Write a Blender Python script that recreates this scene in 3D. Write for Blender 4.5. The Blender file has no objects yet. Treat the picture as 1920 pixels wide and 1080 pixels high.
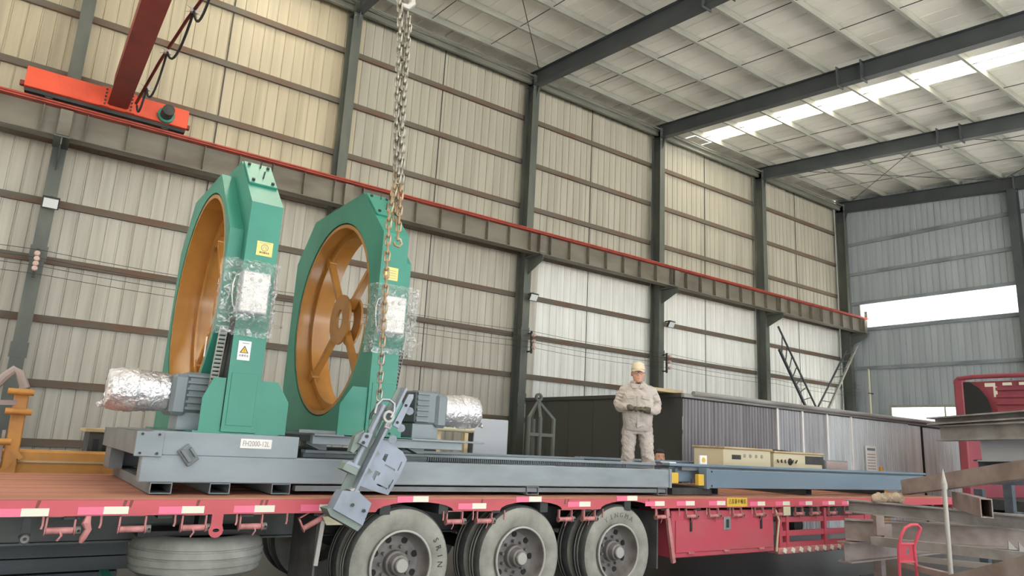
import bpy, math, random
from mathutils import Vector, Matrix
from mathutils.geometry import tessellate_polygon
random.seed(7)
S = bpy.context.scene
C = S.collection
PI = math.pi
# ------------------------------------------------------------------ camera, sky, exposure
F = 1315.368                                   # focal length in pixels of a 1920 px wide frame
YAW, PIT, ROL = 0.607356, 0.216068, 0.0533149
CAMZ = 1.64
_f = Vector((math.sin(YAW)*math.cos(PIT), math.cos(YAW)*math.cos(PIT), math.sin(PIT)))
_r = Vector((math.cos(YAW), -math.sin(YAW), 0)); _u = _r.cross(_f)
RX = _r*math.cos(ROL)+_u*math.sin(ROL); UX = -_r*math.sin(ROL)+_u*math.cos(ROL)
cd = bpy.data.cameras.new('camera'); cam = bpy.data.objects.new('camera', cd); C.objects.link(cam)
cd.sensor_width = 36; cd.lens = F*36/1920; cd.clip_start = .05; cd.clip_end = 500
cam.matrix_world = Matrix(((RX.x, UX.x, -_f.x, 0), (RX.y, UX.y, -_f.y, 0), (RX.z, UX.z, -_f.z, CAMZ), (0, 0, 0, 1)))
S.camera = cam
w = bpy.data.worlds.new('overcast_sky'); S.world = w; w.use_nodes = True
bg = w.node_tree.nodes['Background']; bg.inputs[0].default_value = (.88, .95, 1.0, 1); bg.inputs[1].default_value = .56
S.view_settings.view_transform = 'Standard'; S.view_settings.look = 'None'
S.view_settings.gamma = 1; S.view_settings.use_curve_mapping = False
S.view_settings.exposure = 2.08
S.cycles.max_bounces = 8; S.cycles.diffuse_bounces = 5; S.cycles.transparent_max_bounces = 12

sl = bpy.data.lights.new('sun', 'SUN'); sl.energy = 26.0; sl.angle = .01; sl.color = (1, .975, .925)
so = bpy.data.objects.new('sun', sl); C.objects.link(so); so.location = (0, 60, 60); so.rotation_euler = (-math.radians(38), 0, 0)

def at(px, py, Y):
    """measured picture point -> real point on the vertical plane at distance Y"""
    d = _f*F + RX*(px-960) - UX*(py-540)
    p = d*(Y/d.y); p.z += CAMZ
    return p
def atx(px, py, X):
    d = _f*F + RX*(px-960) - UX*(py-540)
    p = d*(X/d.x); p.z += CAMZ
    return p
def atd(px, py, D):
    d = _f*F + RX*(px-960) - UX*(py-540)
    p = d*(D/F); p.z += CAMZ
    return p
# ------------------------------------------------------------------ materials
def lin(c):
    return tuple((v/255/12.92 if v/255 <= .04045 else ((v/255+.055)/1.055)**2.4) for v in c)+(1,)
MC = {}
def mat(name, c, rough=.6, metal=0., c2=None, scale=(3, 3, 3), lo=.4, hi=.65, bump=0., bscale=40., spec=.5, detail=6):
    if name in MC: return MC[name]
    m = bpy.data.materials.new(name); m.use_nodes = True; nt = m.node_tree; N = nt.nodes; L = nt.links
    b = N['Principled BSDF']; b.inputs['Roughness'].default_value = rough; b.inputs['Metallic'].default_value = metal
    b.inputs['Specular IOR Level'].default_value = spec
    b.inputs['Base Color'].default_value = lin(c)
    tc = N.new('ShaderNodeTexCoord')
    if c2 is not None:
        mp = N.new('ShaderNodeMapping'); mp.inputs['Scale'].default_value = scale
        nz = N.new('ShaderNodeTexNoise'); nz.inputs['Scale'].default_value = 1; nz.inputs['Detail'].default_value = detail
        rp = N.new('ShaderNodeValToRGB'); rp.color_ramp.elements[0].position = lo; rp.color_ramp.elements[1].position = hi
        rp.color_ramp.elements[0].color = lin(c); rp.color_ramp.elements[1].color = lin(c2)
        L.new(tc.outputs['Object'], mp.inputs[0]); L.new(mp.outputs[0], nz.inputs['Vector'])
        L.new(nz.outputs['Fac'], rp.inputs[0]); L.new(rp.outputs[0], b.inputs['Base Color'])
    if bump:
        n2 = N.new('ShaderNodeTexNoise'); n2.inputs['Scale'].default_value = bscale; n2.inputs['Detail'].default_value = 4
        bp = N.new('ShaderNodeBump'); bp.inputs['Strength'].default_value = bump; bp.inputs['Distance'].default_value = .02
        L.new(tc.outputs['Object'], n2.inputs['Vector']); L.new(n2.outputs['Fac'], bp.inputs['Height']); L.new(bp.outputs[0], b.inputs['Normal'])
    MC[name] = m
    return m
sheet_up = mat('wall_sheet_tan', (186, 176, 152), .55, 0, (164, 154, 132), (5, 5, .25), .35, .7)  # warm tan for the upper sheets on the left
sheet_up2 = mat('wall_sheet_tan_grey', (176, 172, 158), .55, 0, (154, 150, 136), (5, 5, .25), .35, .7)  # greyer tan for the upper sheets further right
sheet_lo = mat('wall_sheet_grey', (190, 186, 175), .5, 0, (160, 154, 142), (6, 6, .3), .35, .75)
sheet_lo2 = mat('wall_sheet_pale', (236, 237, 233), .5, 0, (208, 208, 203), (6, 6, .3), .35, .75)
sheet_end = mat('wall_sheet_end', (166, 174, 180), .55, 0, (146, 154, 160), (3, 3, .2), .35, .7)
roof_m = mat('roof_sheet', (236, 234, 226), .6, 0, (222, 220, 212), (.6, .6, .6), .4, .7)
purl_m = mat('galvanised_purlin', (152, 154, 145), .55, .05, (136, 138, 130), (1, 6, 6), .4, .7)
col_m = mat('grey_green_column_paint', (80, 85, 80), .5, 0, (104, 107, 97), (2, 2, .6), .45, .75)
raf_m = mat('dark_rafter_paint', (62, 68, 72), .5, 0, (76, 80, 82), (1, 1, 1), .4, .7)
eave_m = mat('grimy_eave_steel', (116, 118, 108), .6, 0, (92, 94, 86), (1, 5, 5), .4, .7)
girt_m = mat('rusty_girt', (98, 92, 82), .7, 0, (104, 80, 64), (.8, 4, 4), .45, .62)
gird_m = mat('runway_girder_paint', (120, 116, 104), .6, 0, (96, 88, 76), (.7, 2, 2), .4, .7)
rail_m = mat('red_lead_rail', (176, 74, 58), .6, 0, (120, 58, 46), (3, 6, 6), .45, .75)
oran_m = mat('orange_crane_paint', (222, 84, 54), .5, 0, (196, 74, 48), (3, 3, 3), .45, .75)
bred_m = mat('dark_red_bridge', (128, 44, 36), .5, 0, (108, 40, 32), (2, 2, 2), .4, .7)
black_m = mat('black_rubber', (34, 34, 34), .7)
dark_m = mat('dark_steel', (52, 54, 54), .6, .2, (70, 70, 68), (4, 4, 4))
floor_m = mat('concrete_floor', (176, 174, 168), .5, 0, (156, 154, 150), (.7, .7, .7), .35, .7, bump=.1)
lane_m = mat('tyre_stained_floor', (72, 74, 74), .3, 0, (54, 57, 58), (.7, .7, .7), .35, .7, bump=.1)
green_m = mat('green_machine_paint', (56, 136, 116), .38, 0, (50, 126, 108), (2, 2, 2), .4, .7)
yell_m = mat('ochre_ring_paint', (176, 124, 62), .22, 0, (162, 110, 50), (3, 3, 3), .4, .7)
base_m = mat('grey_machine_paint', (142, 152, 158), .42, 0, (126, 134, 138), (1.5, 1.5, 5), .4, .7)
base_d = mat('grey_primer_steel', (120, 126, 130), .5, 0, (104, 108, 108), (3, 3, 3), .4, .7)
blue_m = mat('blue_grey_frame_paint', (116, 136, 152), .42, 0, (104, 122, 138), (.6, 2, 2), .4, .7)
gear_m = mat('gearbox_grey', (120, 128, 132), .45, .1)
bolt_m = mat('zinc_bolt', (150, 152, 150), .35, .7)
steel_m = mat('bare_steel', (160, 164, 166), .35, .7)
red_m = mat('trailer_red_paint', (206, 92, 100), .5, 0, (190, 84, 90), (1.2, 3, 3), .4, .7)
redd_m = mat('toolbox_red_paint', (198, 80, 94), .5, 0, (184, 92, 98), (1.5, 1.5, 4), .4, .75)
pink_m = mat('pink_reflector', (240, 118, 150), .35)
white_m = mat('white_reflector', (236, 232, 214), .4)
deck_m = mat('rusty_deck_board', (188, 128, 106), .75, 0, (162, 108, 88), (.5, 4, 4), .35, .7)
roller_m = mat('pink_worn_roller', (206, 138, 138), .5, 0, (170, 110, 104), (9, 9, 9), .4, .7)
tyre_m = mat('dusty_tyre', (164, 162, 152), .85, 0, (138, 135, 126), (6, 6, 6), .35, .7, bump=.2)
tread_m = mat('dark_tread', (84, 84, 80), .9, 0, (64, 64, 62), (5, 5, 5))
tyre_s = mat('pale_spare_tyre', (168, 168, 160), .85, 0, (140, 138, 130), (5, 5, 5), .35, .7)
rim_m = mat('dusty_rim', (136, 130, 126), .6, .1, (108, 103, 98), (6, 6, 6))
chain_m = mat('galvanised_chain', (176, 172, 160), .4, .6, (110, 100, 86), (9, 9, 9), .45, .7)
rustc_m = mat('rusty_chain', (186, 172, 146), .6, .3, (150, 118, 84), (9, 9, 9), .4, .65)
tool_m = mat('tool_blue_grey', (150, 158, 172), .45, .1, (136, 142, 152), (5, 5, 5))
toolg_m = mat('tool_grey_green', (132, 144, 136), .5, 0, (118, 128, 122), (5, 5, 5))
shed_m = mat('shed_galvanised', (206, 212, 214), .42, .0, (176, 180, 184), (5, 5, .4), .35, .7)
shed_m2 = mat('shed_galvanised_shaded', (138, 134, 138), .42, .0, (104, 101, 106), (7, 7, .4), .35, .7)  # streaked sheets at the left, darkened to put weaker light into the colour
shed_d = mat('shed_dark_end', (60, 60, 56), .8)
trim_m = mat('shed_roof_trim', (150, 148, 146), .5, 0, (116, 114, 110), (1, 5, 5), .4, .7)
beige_m = mat('beige_cabinet', (204, 196, 166), .5)
ochre_m = mat('orange_yellow_paint', (200, 142, 66), .5, 0, (176, 120, 56), (3, 3, 3))
wood_m = mat('raw_timber', (196, 176, 140), .7, 0, (170, 146, 110), (2, 9, 9))
beam_m = mat('mill_scale_beam', (164, 162, 160), .55, .0, (134, 130, 127), (2, 4, 4))
bbrn_m = mat('brown_steel', (164, 150, 145), .6, .0, (138, 122, 116), (2, 4, 4))
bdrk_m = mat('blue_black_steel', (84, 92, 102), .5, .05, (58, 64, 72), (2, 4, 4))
lite_m = mat('pale_steel_edge', (176, 172, 166), .5, .1)
cart_m = mat('hand_truck_red', (222, 88, 104), .45)
truck_m = mat('truck_body_red', (150, 66, 78), .55, 0, (136, 60, 72), (2, 2, 2))
cloth_m = mat('work_uniform_cloth', (190, 180, 172), .9, 0, (172, 162, 156), (7, 7, 7), .4, .7, bump=.6, bscale=14)
cap_m = mat('beige_cap_cloth', (212, 196, 170), .9)
skin_m = mat('skin', (206, 154, 128), .6)
hair_m = mat('black_hair', (36, 32, 30), .7)
glove_m = mat('dirty_glove', (98, 92, 76), .9, 0, (74, 70, 58), (20, 20, 20))
shirt_m = mat('dark_undershirt', (60, 56, 52), .9)
shoe_m = mat('black_shoe', (40, 38, 36), .6)
paper_m = mat('white_label_paper', (236, 232, 228), .6)
yelp_m = mat('yellow_label', (228, 206, 128), .6)
sign_m = mat('yellow_sign', (222, 182, 66), .5)
ink_m = mat('black_ink', (44, 42, 40), .6)
inkg_m = mat('grey_ink', (150, 146, 142), .6)
white_lens = mat('lamp_glass', (222, 226, 226), .2)
foil_m = mat('silver_foil_wrap', (236, 234, 236), .3, .75, (214, 210, 212), (8, 8, 8), .4, .6, bump=1.0, bscale=34)
porc_m = mat('porcelain_insulator', (200, 170, 160), .4)
panel_m = mat('light_grey_panel', (176, 180, 186), .5)
def film_mat():
    m = bpy.data.materials.new('clear_stretch_film'); m.use_nodes = True; nt = m.node_tree; N = nt.nodes; L = nt.links
    out = N['Material Output']; N.remove(N['Principled BSDF'])
    tr = N.new('ShaderNodeBsdfTransparent'); gl = N.new('ShaderNodeBsdfGlossy'); gl.inputs['Roughness'].default_value = .15
    df = N.new('ShaderNodeBsdfDiffuse'); df.inputs[0].default_value = (.8, .8, .8, 1)
    mx = N.new('ShaderNodeMixShader'); m2 = N.new('ShaderNodeMixShader')
    tc = N.new('ShaderNodeTexCoord'); nz = N.new('ShaderNodeTexNoise'); nz.inputs['Scale'].default_value = 11; nz.inputs['Detail'].default_value = 9
    nz.inputs['Distortion'].default_value = 3.0
    bp = N.new('ShaderNodeBump'); bp.inputs['Strength'].default_value = 1; bp.inputs['Distance'].default_value = .03
    rp = N.new('ShaderNodeMapRange'); rp.inputs[1].default_value = .46; rp.inputs[2].default_value = .70; rp.inputs[3].default_value = .14; rp.inputs[4].default_value = .85
    L.new(tc.outputs['Object'], nz.inputs['Vector']); L.new(nz.outputs['Fac'], bp.inputs['Height']); L.new(nz.outputs['Fac'], rp.inputs[0])
    L.new(bp.outputs[0], gl.inputs['Normal']); L.new(bp.outputs[0], df.inputs['Normal'])
    mx.inputs[0].default_value = .5; L.new(gl.outputs[0], mx.inputs[1]); L.new(df.outputs[0], mx.inputs[2])
    L.new(rp.outputs[0], m2.inputs[0]); L.new(tr.outputs[0], m2.inputs[1]); L.new(mx.outputs[0], m2.inputs[2]); L.new(m2.outputs[0], out.inputs[0])
    return m
film_m = film_mat()
def sky_mat():
    m = bpy.data.materials.new('translucent_skylight_sheet'); m.use_nodes = True; nt = m.node_tree; N = nt.nodes; L = nt.links
    out = N['Material Output']; N.remove(N['Principled BSDF'])
    tl = N.new('ShaderNodeBsdfTranslucent'); tl.inputs[0].default_value = (.48, .45, .38, 1)
    L.new(tl.outputs[0], out.inputs[0])
    return m
sky_m = sky_mat()
def glass_mat():
    m = bpy.data.materials.new('spectacle_glass'); m.use_nodes = True; nt = m.node_tree; N = nt.nodes; L = nt.links
    out = N['Material Output']; N.remove(N['Principled BSDF'])
    tr = N.new('ShaderNodeBsdfTransparent'); gl = N.new('ShaderNodeBsdfGlossy'); gl.inputs['Roughness'].default_value = .05
    mx = N.new('ShaderNodeMixShader'); mx.inputs[0].default_value = .05
    L.new(tr.outputs[0], mx.inputs[1]); L.new(gl.outputs[0], mx.inputs[2]); L.new(mx.outputs[0], out.inputs[0])
    return m
glass_m = glass_mat()
# ------------------------------------------------------------------ mesh helpers
def V(*a): return Vector(a)
class MB:
    def __init__(s): s.v = []; s.f = []
    def add(s, vs, fs):
        o = len(s.v); s.v += [Vector(p) for p in vs]; s.f += [tuple(i+o for i in f) for f in fs]; return s
    def obox(s, c, size, R=None, bev=0):
        hx, hy, hz = [q/2 for q in size]; R = R or Matrix.Identity(3); c = Vector(c)
        if bev <= 0:
            vs = [(x, y, z) for x in (-hx, hx) for y in (-hy, hy) for z in (-hz, hz)]
            fs = [(0, 1, 3, 2), (4, 6, 7, 5), (0, 4, 5, 1), (2, 3, 7, 6), (0, 2, 6, 4), (1, 5, 7, 3)]
        else:
            b = min(bev, hx*.9, hy*.9, hz*.9); vs = []; ix = {}
            for sx in (-1, 1):
                for sy in (-1, 1):
                    for sz in (-1, 1):
                        for a in range(3):
                            h = [hx-b, hy-b, hz-b]; h[a] += b
                            ix[sx, sy, sz, a] = len(vs); vs.append((sx*h[0], sy*h[1], sz*h[2]))
            fs = []
            for a in range(3):
                o1, o2 = (a+1) % 3, (a+2) % 3
                for sg in (-1, 1):
                    q = []
                    for p1, p2 in ((-1, -1), (1, -1), (1, 1), (-1, 1)):
                        k = [0, 0, 0]; k[a] = sg; k[o1] = p1; k[o2] = p2; q.append(ix[k[0], k[1], k[2], a])
                    fs.append(tuple(q if sg > 0 else q[::-1]))
                for p1 in (-1, 1):
                    for p2 in (-1, 1):
                        def g(sa, ax):
                            k = [0, 0, 0]; k[a] = sa; k[o1] = p1; k[o2] = p2; return ix[k[0], k[1], k[2], ax]
                        q = [g(-1, o1), g(1, o1), g(1, o2), g(-1, o2)]
                        fs.append(tuple(q if p1*p2 < 0 else q[::-1]))
            for sx in (-1, 1):
                for sy in (-1, 1):
                    for sz in (-1, 1):
                        q = [ix[sx, sy, sz, a] for a in range(3)]
                        fs.append(tuple(q if sx*sy*sz > 0 else q[::-1]))
        return s.add([c+R @ Vector(p) for p in vs], fs)
    def box(s, x0, x1, y0, y1, z0, z1, bev=0):
        return s.obox(((x0+x1)/2, (y0+y1)/2, (z0+z1)/2), (abs(x1-x0), abs(y1-y0), abs(z1-z0)), None, bev)
    def bar(s, p0, p1, wd, h, up=(0, 0, 1), bev=0):
        p0 = Vector(p0); p1 = Vector(p1); return s.obox((p0+p1)/2, ((p1-p0).length, wd, h), frame(p0, p1, up), bev)
    def ext(s, prof, p0, p1, up=(0, 0, 1), caps=True):
        """extrude a closed 2D profile (side, up) from p0 to p1"""
        p0 = Vector(p0); p1 = Vector(p1); R = frame(p0, p1, up); n = len(prof)
        vs = [q+R @ Vector((0, a, b)) for q in (p0, p1) for a, b in prof]
        fs = [(i, (i+1) % n, n+(i+1) % n, n+i) for i in range(n)]
        if caps: fs += [tuple(range(n))[::-1], tuple(range(n, 2*n))]
        return s.add(vs, fs)
    def cyl(s, p0, p1, r0, r1=None, n=16, caps=True):
        r1 = r0 if r1 is None else r1; p0 = Vector(p0); p1 = Vector(p1); R = frame(p0, p1)
        vs = [q+R @ Vector((0, r*math.cos(2*PI*i/n), r*math.sin(2*PI*i/n))) for q, r in ((p0, r0), (p1, r1)) for i in range(n)]
        fs = [(i, (i+1) % n, n+(i+1) % n, n+i) for i in range(n)]
        if caps: fs += [tuple(range(n))[::-1], tuple(range(n, 2*n))]
        return s.add(vs, fs)
    def tube(s, path, r, n=8, closed=False, caps=True):
        path = [Vector(p) for p in path]; m = len(path); vs = []; prev = None
        rr = r if isinstance(r, (list, tuple)) else [r]*m
        for i, p in enumerate(path):
            a = path[(i-1) % m] if (closed or i > 0) else p; b = path[(i+1) % m] if (closed or i < m-1) else p
            t = (b-a).normalized()
            if prev is None: nn = t.orthogonal().normalized()
            else: nn = (prev-t*prev.dot(t)); nn = nn.normalized() if nn.length > 1e-6 else t.orthogonal().normalized()
            prev = nn; bb = t.cross(nn)
            ra = rr[i] if isinstance(rr[i], (tuple, list)) else (rr[i], rr[i])
            vs += [p+nn*(ra[0]*math.cos(2*PI*k/n))+bb*(ra[1]*math.sin(2*PI*k/n)) for k in range(n)]
        fs = []
        for i in range(m if closed else m-1):
            j = (i+1) % m
            fs += [(i*n+k, i*n+(k+1) % n, j*n+(k+1) % n, j*n+k) for k in range(n)]
        if not closed and caps: fs += [tuple(range(n))[::-1], tuple(range((m-1)*n, m*n))]
        return s.add(vs, fs)
    def lathe(s, prof, o, ax, n=32, closed=True):
        """prof: (distance along axis, radius)"""
        o = Vector(o); R = frame(o, o+Vector(ax)); m = len(prof)
        vs = [o+R @ Vector((a, r*math.cos(2*PI*k/n), r*math.sin(2*PI*k/n))) for a, r in prof for k in range(n)]
        fs = []
        for i in range(m if closed else m-1):
            j = (i+1) % m
            fs += [(i*n+k, i*n+(k+1) % n, j*n+(k+1) % n, j*n+k) for k in range(n)]
        return s.add(vs, fs)
    def prism(s, loops, fn, d):
        """outer loop plus holes in 2D; fn maps (u,v) to 3D; d is the thickness vector"""
        d = Vector(d); flat = [p for l in loops for p in l]; n = len(flat)
        tr = tessellate_polygon([[Vector((p[0], p[1], 0)) for p in l] for l in loops])
        a = [Vector(fn(*p)) for p in flat]
        vs = a+[p+d for p in a]
        fs = [tuple(t) for t in tr]+[tuple(n+i for i in t[::-1]) for t in tr]; o = 0
        for l in loops:
            k = len(l); fs += [(o+i, o+(i+1) % k, n+o+(i+1) % k, n+o+i) for i in range(k)]; o += k
        return s.add(vs, fs)
    def ball(s, c, r, nu=10, nv=7):
        r = r if isinstance(r, (tuple, list)) else (r, r, r); c = Vector(c); vs = [c+Vector((0, 0, r[2]))]
        for j in range(1, nv):
            for i in range(nu):
                t = PI*j/nv; p = 2*PI*i/nu
                vs.append(c+Vector((r[0]*math.sin(t)*math.cos(p), r[1]*math.sin(t)*math.sin(p), r[2]*math.cos(t))))
        vs.append(c-Vector((0, 0, r[2]))); fs = [(0, 1+i, 1+(i+1) % nu) for i in range(nu)]
        for j in range(nv-2):
            fs += [(1+j*nu+i, 1+(j+1)*nu+i, 1+(j+1)*nu+(i+1) % nu, 1+j*nu+(i+1) % nu) for i in range(nu)]
        b = 1+(nv-2)*nu; fs += [(b+i, len(vs)-1, b+(i+1) % nu) for i in range(nu)]
        return s.add(vs, fs)
    def mesh(s, name, off=Vector((0, 0, 0)), smooth=35):
        me = bpy.data.meshes.new(name); me.from_pydata([tuple(p-off) for p in s.v], [], s.f)
        import bmesh as bm_
        b = bm_.new(); b.from_mesh(me); bm_.ops.recalc_face_normals(b, faces=b.faces); b.to_mesh(me); b.free()
        me.polygons.foreach_set('use_smooth', [True]*len(me.polygons)); me.set_sharp_from_angle(angle=math.radians(smooth))
        return me
    def build(s, name, m, parent=None, smooth=35, off=None):
        wo = off if off is not None else (wloc(parent) if parent else Vector((0, 0, 0)))
        return link(name, s.mesh(name, wo, smooth), m, parent)
def frame(p0, p1, up=(0, 0, 1)):
    x = (Vector(p1)-Vector(p0)).normalized(); u = Vector(up)
    if abs(x.dot(u)) > .98: u = Vector((0, 1, 0)) if abs(x.y) < .9 else Vector((1, 0, 0))
    y = u.cross(x).normalized(); z = x.cross(y)
    return Matrix((x, y, z)).transposed()
def wloc(o):
    p = Vector((0, 0, 0))
    while o: p += o.location; o = o.parent
    return p
def link(name, me, m, parent=None):
    o = bpy.data.objects.new(name, me); C.objects.link(o)
    if m is not None and not me.materials: me.materials.append(m)
    if parent: o.parent = parent
    return o
def tag(o, label=None, cat=None, group=None, kind=None):
    if label: o['label'] = label
    if cat: o['category'] = cat
    if group: o['group'] = group
    if kind: o['kind'] = kind
    return o
def thing(name, loc, label=None, cat=None, group=None, kind=None):
    o = bpy.data.objects.new(name, None); C.objects.link(o); o.location = loc; o.empty_display_size = .1
    return tag(o, label, cat, group, kind)
def part(name, me, m, parent, loc=(0, 0, 0), rot=None):
    o = link(name, me, m, parent); o.location = Vector(loc)
    if rot is not None: o.rotation_euler = rot
    return o
def copy_tree(o, parent=None):
    c = o.copy(); C.objects.link(c); c.parent = parent
    for ch in list(o.children): copy_tree(ch, c)
    return c
FONT = None
def text_mesh(txt, size, depth=.0015, sx=1.):
    cu = bpy.data.curves.new('lettering', 'FONT'); cu.body = txt; cu.size = size; cu.extrude = depth; cu.align_x = 'CENTER'; cu.align_y = 'CENTER'; cu.resolution_u = 3
    o = bpy.data.objects.new('lettering', cu); C.objects.link(o)
    dg = bpy.context.evaluated_depsgraph_get(); dg.update()
    me = bpy.data.meshes.new_from_object(o.evaluated_get(dg)); bpy.data.objects.remove(o); bpy.data.curves.remove(cu)
    if sx != 1.:
        for v in me.vertices: v.co.x *= sx
    return me
FRONT = Matrix(((1, 0, 0), (0, 0, -1), (0, 1, 0))).to_4x4()     # lettering that faces -Y
def front_text(name, txt, size, c, m, parent, sx=1., rot=0, depth=.0015):
    me = text_mesh(txt, size, depth, sx)
    me.transform(Matrix.Translation(Vector(c)-wloc(parent)) @ FRONT @ Matrix.Rotation(rot, 4, 'Z'))
    return link(name, me, m, parent)
def remesh(mb, vox, smooth=4):
    me = mb.mesh('tmp', Vector((0, 0, 0)), 180); o = bpy.data.objects.new('tmp', me); C.objects.link(o)
    r = o.modifiers.new('r', 'REMESH'); r.mode = 'VOXEL'; r.voxel_size = vox; r.use_smooth_shade = True
    s = o.modifiers.new('s', 'SMOOTH'); s.factor = .5; s.iterations = smooth
    dg = bpy.context.evaluated_depsgraph_get(); dg.update()
    me2 = bpy.data.meshes.new_from_object(o.evaluated_get(dg)); bpy.data.objects.remove(o)
    me2.polygons.foreach_set('use_smooth', [True]*len(me2.polygons))
    return me2
def hprof(h, b, tw, tf):
    return [(-b/2, -h/2), (b/2, -h/2), (b/2, -h/2+tf), (tw/2, -h/2+tf), (tw/2, h/2-tf), (b/2, h/2-tf), (b/2, h/2), (-b/2, h/2), (-b/2, h/2-tf), (-tw/2, h/2-tf), (-tw/2, -h/2+tf), (-b/2, -h/2+tf)]
def cprof(h, b, t):
    return [(-b/2, -h/2), (b/2, -h/2), (b/2, -h/2+t), (-b/2+t, -h/2+t), (-b/2+t, h/2-t), (b/2, h/2-t), (b/2, h/2), (-b/2, h/2)]
def tprof(h, b, t):   # hollow box tube drawn as one outline with a slit
    return [(-b/2, -h/2), (b/2, -h/2), (b/2, h/2), (-b/2, h/2), (-b/2, 1e-4), (-b/2+t, 1e-4), (-b/2+t, h/2-t), (b/2-t, h/2-t), (b/2-t, -h/2+t), (-b/2+t, -h/2+t), (-b/2+t, -1e-4), (-b/2, -1e-4)]
# ================================================================== THE HALL
YC = 16.7; YW = 17.3; XE = 30.45; X0 = -14.0; YB = -4.0
def zp(Y): return 13.33-.105*(16.4-Y)          # underside of the purlins
tag(MB().box(X0-45, XE+45, -70, YW+45, -.2, 0).build('floor', floor_m), kind='structure')  # left pale outside the view to bounce light onto ceiling and upper walls
tag(MB().box(-13, XE-.5, 2.2, 16.4, 0, .004).build('floor_lane', lane_m), kind='structure')
# long wall: ribbed sheets between girts
wl = thing('wall_left', (0, YW, 0), kind='structure')
def sheet_mesh(wd, h, rib=.27, dep=.022):
    n = round(wd/rib); mb = MB(); xs = []
    for i in range(n):
        a = i*wd/n; xs += [(a, 0), (a+.012, dep), (a+.034, dep), (a+.046, 0)]
    xs += [(wd, 0), (wd+.02, .008)]; m = len(xs)
    mb.add([(x, y, z) for z in (0, h) for x, y in xs], [(i, i+1, m+i+1, m+i) for i in range(m-1)])
    return mb.mesh('wall_sheet', smooth=5)
ZG = 7.42; ZT = 13.68
sm_lo = sheet_mesh(1.08, ZG); sm_up = sheet_mesh(1.08, ZT-ZG)
sm_lo2 = sm_lo.copy(); sm_lo2.materials.append(sheet_lo2)
sm_lo.materials.append(sheet_lo); sm_up2 = sm_up.copy(); sm_up2.materials.append(sheet_up2); sm_up.materials.append(sheet_up)
k = 0; x = -7.56
while x < XE-.2:
    jit = 0
    part('wall_sheet', sm_lo2 if x > 12 else sm_lo, None, wl, (x, jit, 0)); part('wall_sheet', sm_up2 if x > 6 else sm_up, None, wl, (x, jit+.012, ZG)); x += 1.08
COLX = [0.0, 6.04, 12.16, 18.0, 24.05, 30.2]
girt_z = [1.14, 2.31, 3.61, 4.83, 6.06, 7.42, 8.94, 10.42, 11.93]
gme = {}
xs_ = [-7.5]+COLX
for i in range(len(xs_)-1):
    a, b = xs_[i]+.05, xs_[i+1]-.05
    gm = MB().ext(cprof(.15, .07, .006), (a, 0, 0), (b, 0, 0)).mesh('girt'); gm.materials.append(girt_m)
    for z in girt_z: part('girt', gm, None, wl, (0, -.055, z))
    # vertical lap strip where sheets meet mid bay
    xm = (a+b)/2
    part('lap_joint', MB().box(xm-.012, xm+.012, -.012, .0, 0, 13.4).mesh('lap_joint'), dark_m, wl)
part('eave_strut', MB().ext(cprof(.22, .09, .008), (-7.5, -.35, 13.12), (XE, -.35, 13.12)).mesh('eave_strut'), eave_m, wl)
part('eave_angle', MB().ext(cprof(.10, .12, .006), (-7.5, -.07, 13.28), (XE, -.07, 13.28)).mesh('eave_angle'), girt_m, wl)
# columns
names = ['foremost left column carrying the crane runway behind the orange end truck', 'column behind the hanging chain and the right green ring', 'column left of the standing worker, running down to the dark shed end',
         'column directly behind and right of the worker in the cap', 'column rising left of the left ladder brace', 'corner column at the end wall beside the right ladder brace']
for i, cx in enumerate(COLX):
    t = thing('steel_column', (cx, YC+.2, 0), 'grey H section steel '+names[i], 'column', 'columns along the wall')
    MB().ext(hprof(.42, .25, .01, .016), (cx, YC+.21, 0), (cx, YC+.21, 13.25), up=(0, 1, 0)).build('shaft', col_m, t)
    b = MB(); b.prism([[(YC, 6.62), (YC, 7.12), (YC-.74, 7.12), (YC-.74, 6.95)]], lambda u, v: (cx-.01, u, v), (.02, 0, 0))
    b.box(cx-.14, cx+.14, YC-.76, YC, 7.1, 7.13)
    b.build('corbel', col_m, t)
    if i in (0, 2, 3, 5):
        b = MB()
        for q in range(2): b.box(cx-.15, cx+.15, YC-.012, YC, 2.75+q*1.95, 3.05+q*1.95)
        b.build('splice_plate', col_m, t)
    for bz in (13.0, 12.75): MB().cyl((cx-.09, YC-.02, bz), (cx-.09, YC, bz), .02, n=8).build('bolt', bolt_m, t)
# roof beams
rl = ['roof beam over the far left bay, mostly out of frame', 'dark roof beam crossing the top edge left of the chain', 'nearest long dark roof beam right of the hanging chain', 'middle dark roof beam just before the bright skylight strip', 'far dark roof beam behind the bright skylight strip', 'roof beam against the end wall']
for i, cx in enumerate(COLX):
    t = thing('roof_beam', (cx, YC, zp(YC)-.5), rl[i], 'roof beam', 'roof beams')
    b = MB(); b.ext(hprof(.5, .24, .01, .014), (cx, YC+.4, zp(YC+.4)-.26), (cx, YB, zp(YB)-.26)); b.build('beam', raf_m, t)
    b = MB()
    b.prism([[(YC-.15, zp(YC)-.5), (YC+.42, zp(YC)-.5), (YC+.42, zp(YC)-.95), (YC, zp(YC)-.95)]], lambda u, v: (cx-.006, u, v), (.012, 0, 0)); b.build('haunch', raf_m, t)
    for yy in (9.9, 9.2, 2.6):
        b = MB(); b.obox((cx, yy, zp(yy)-.26), (.34, .025, .62), None); b.build('splice_plate', raf_m, t)
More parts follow.
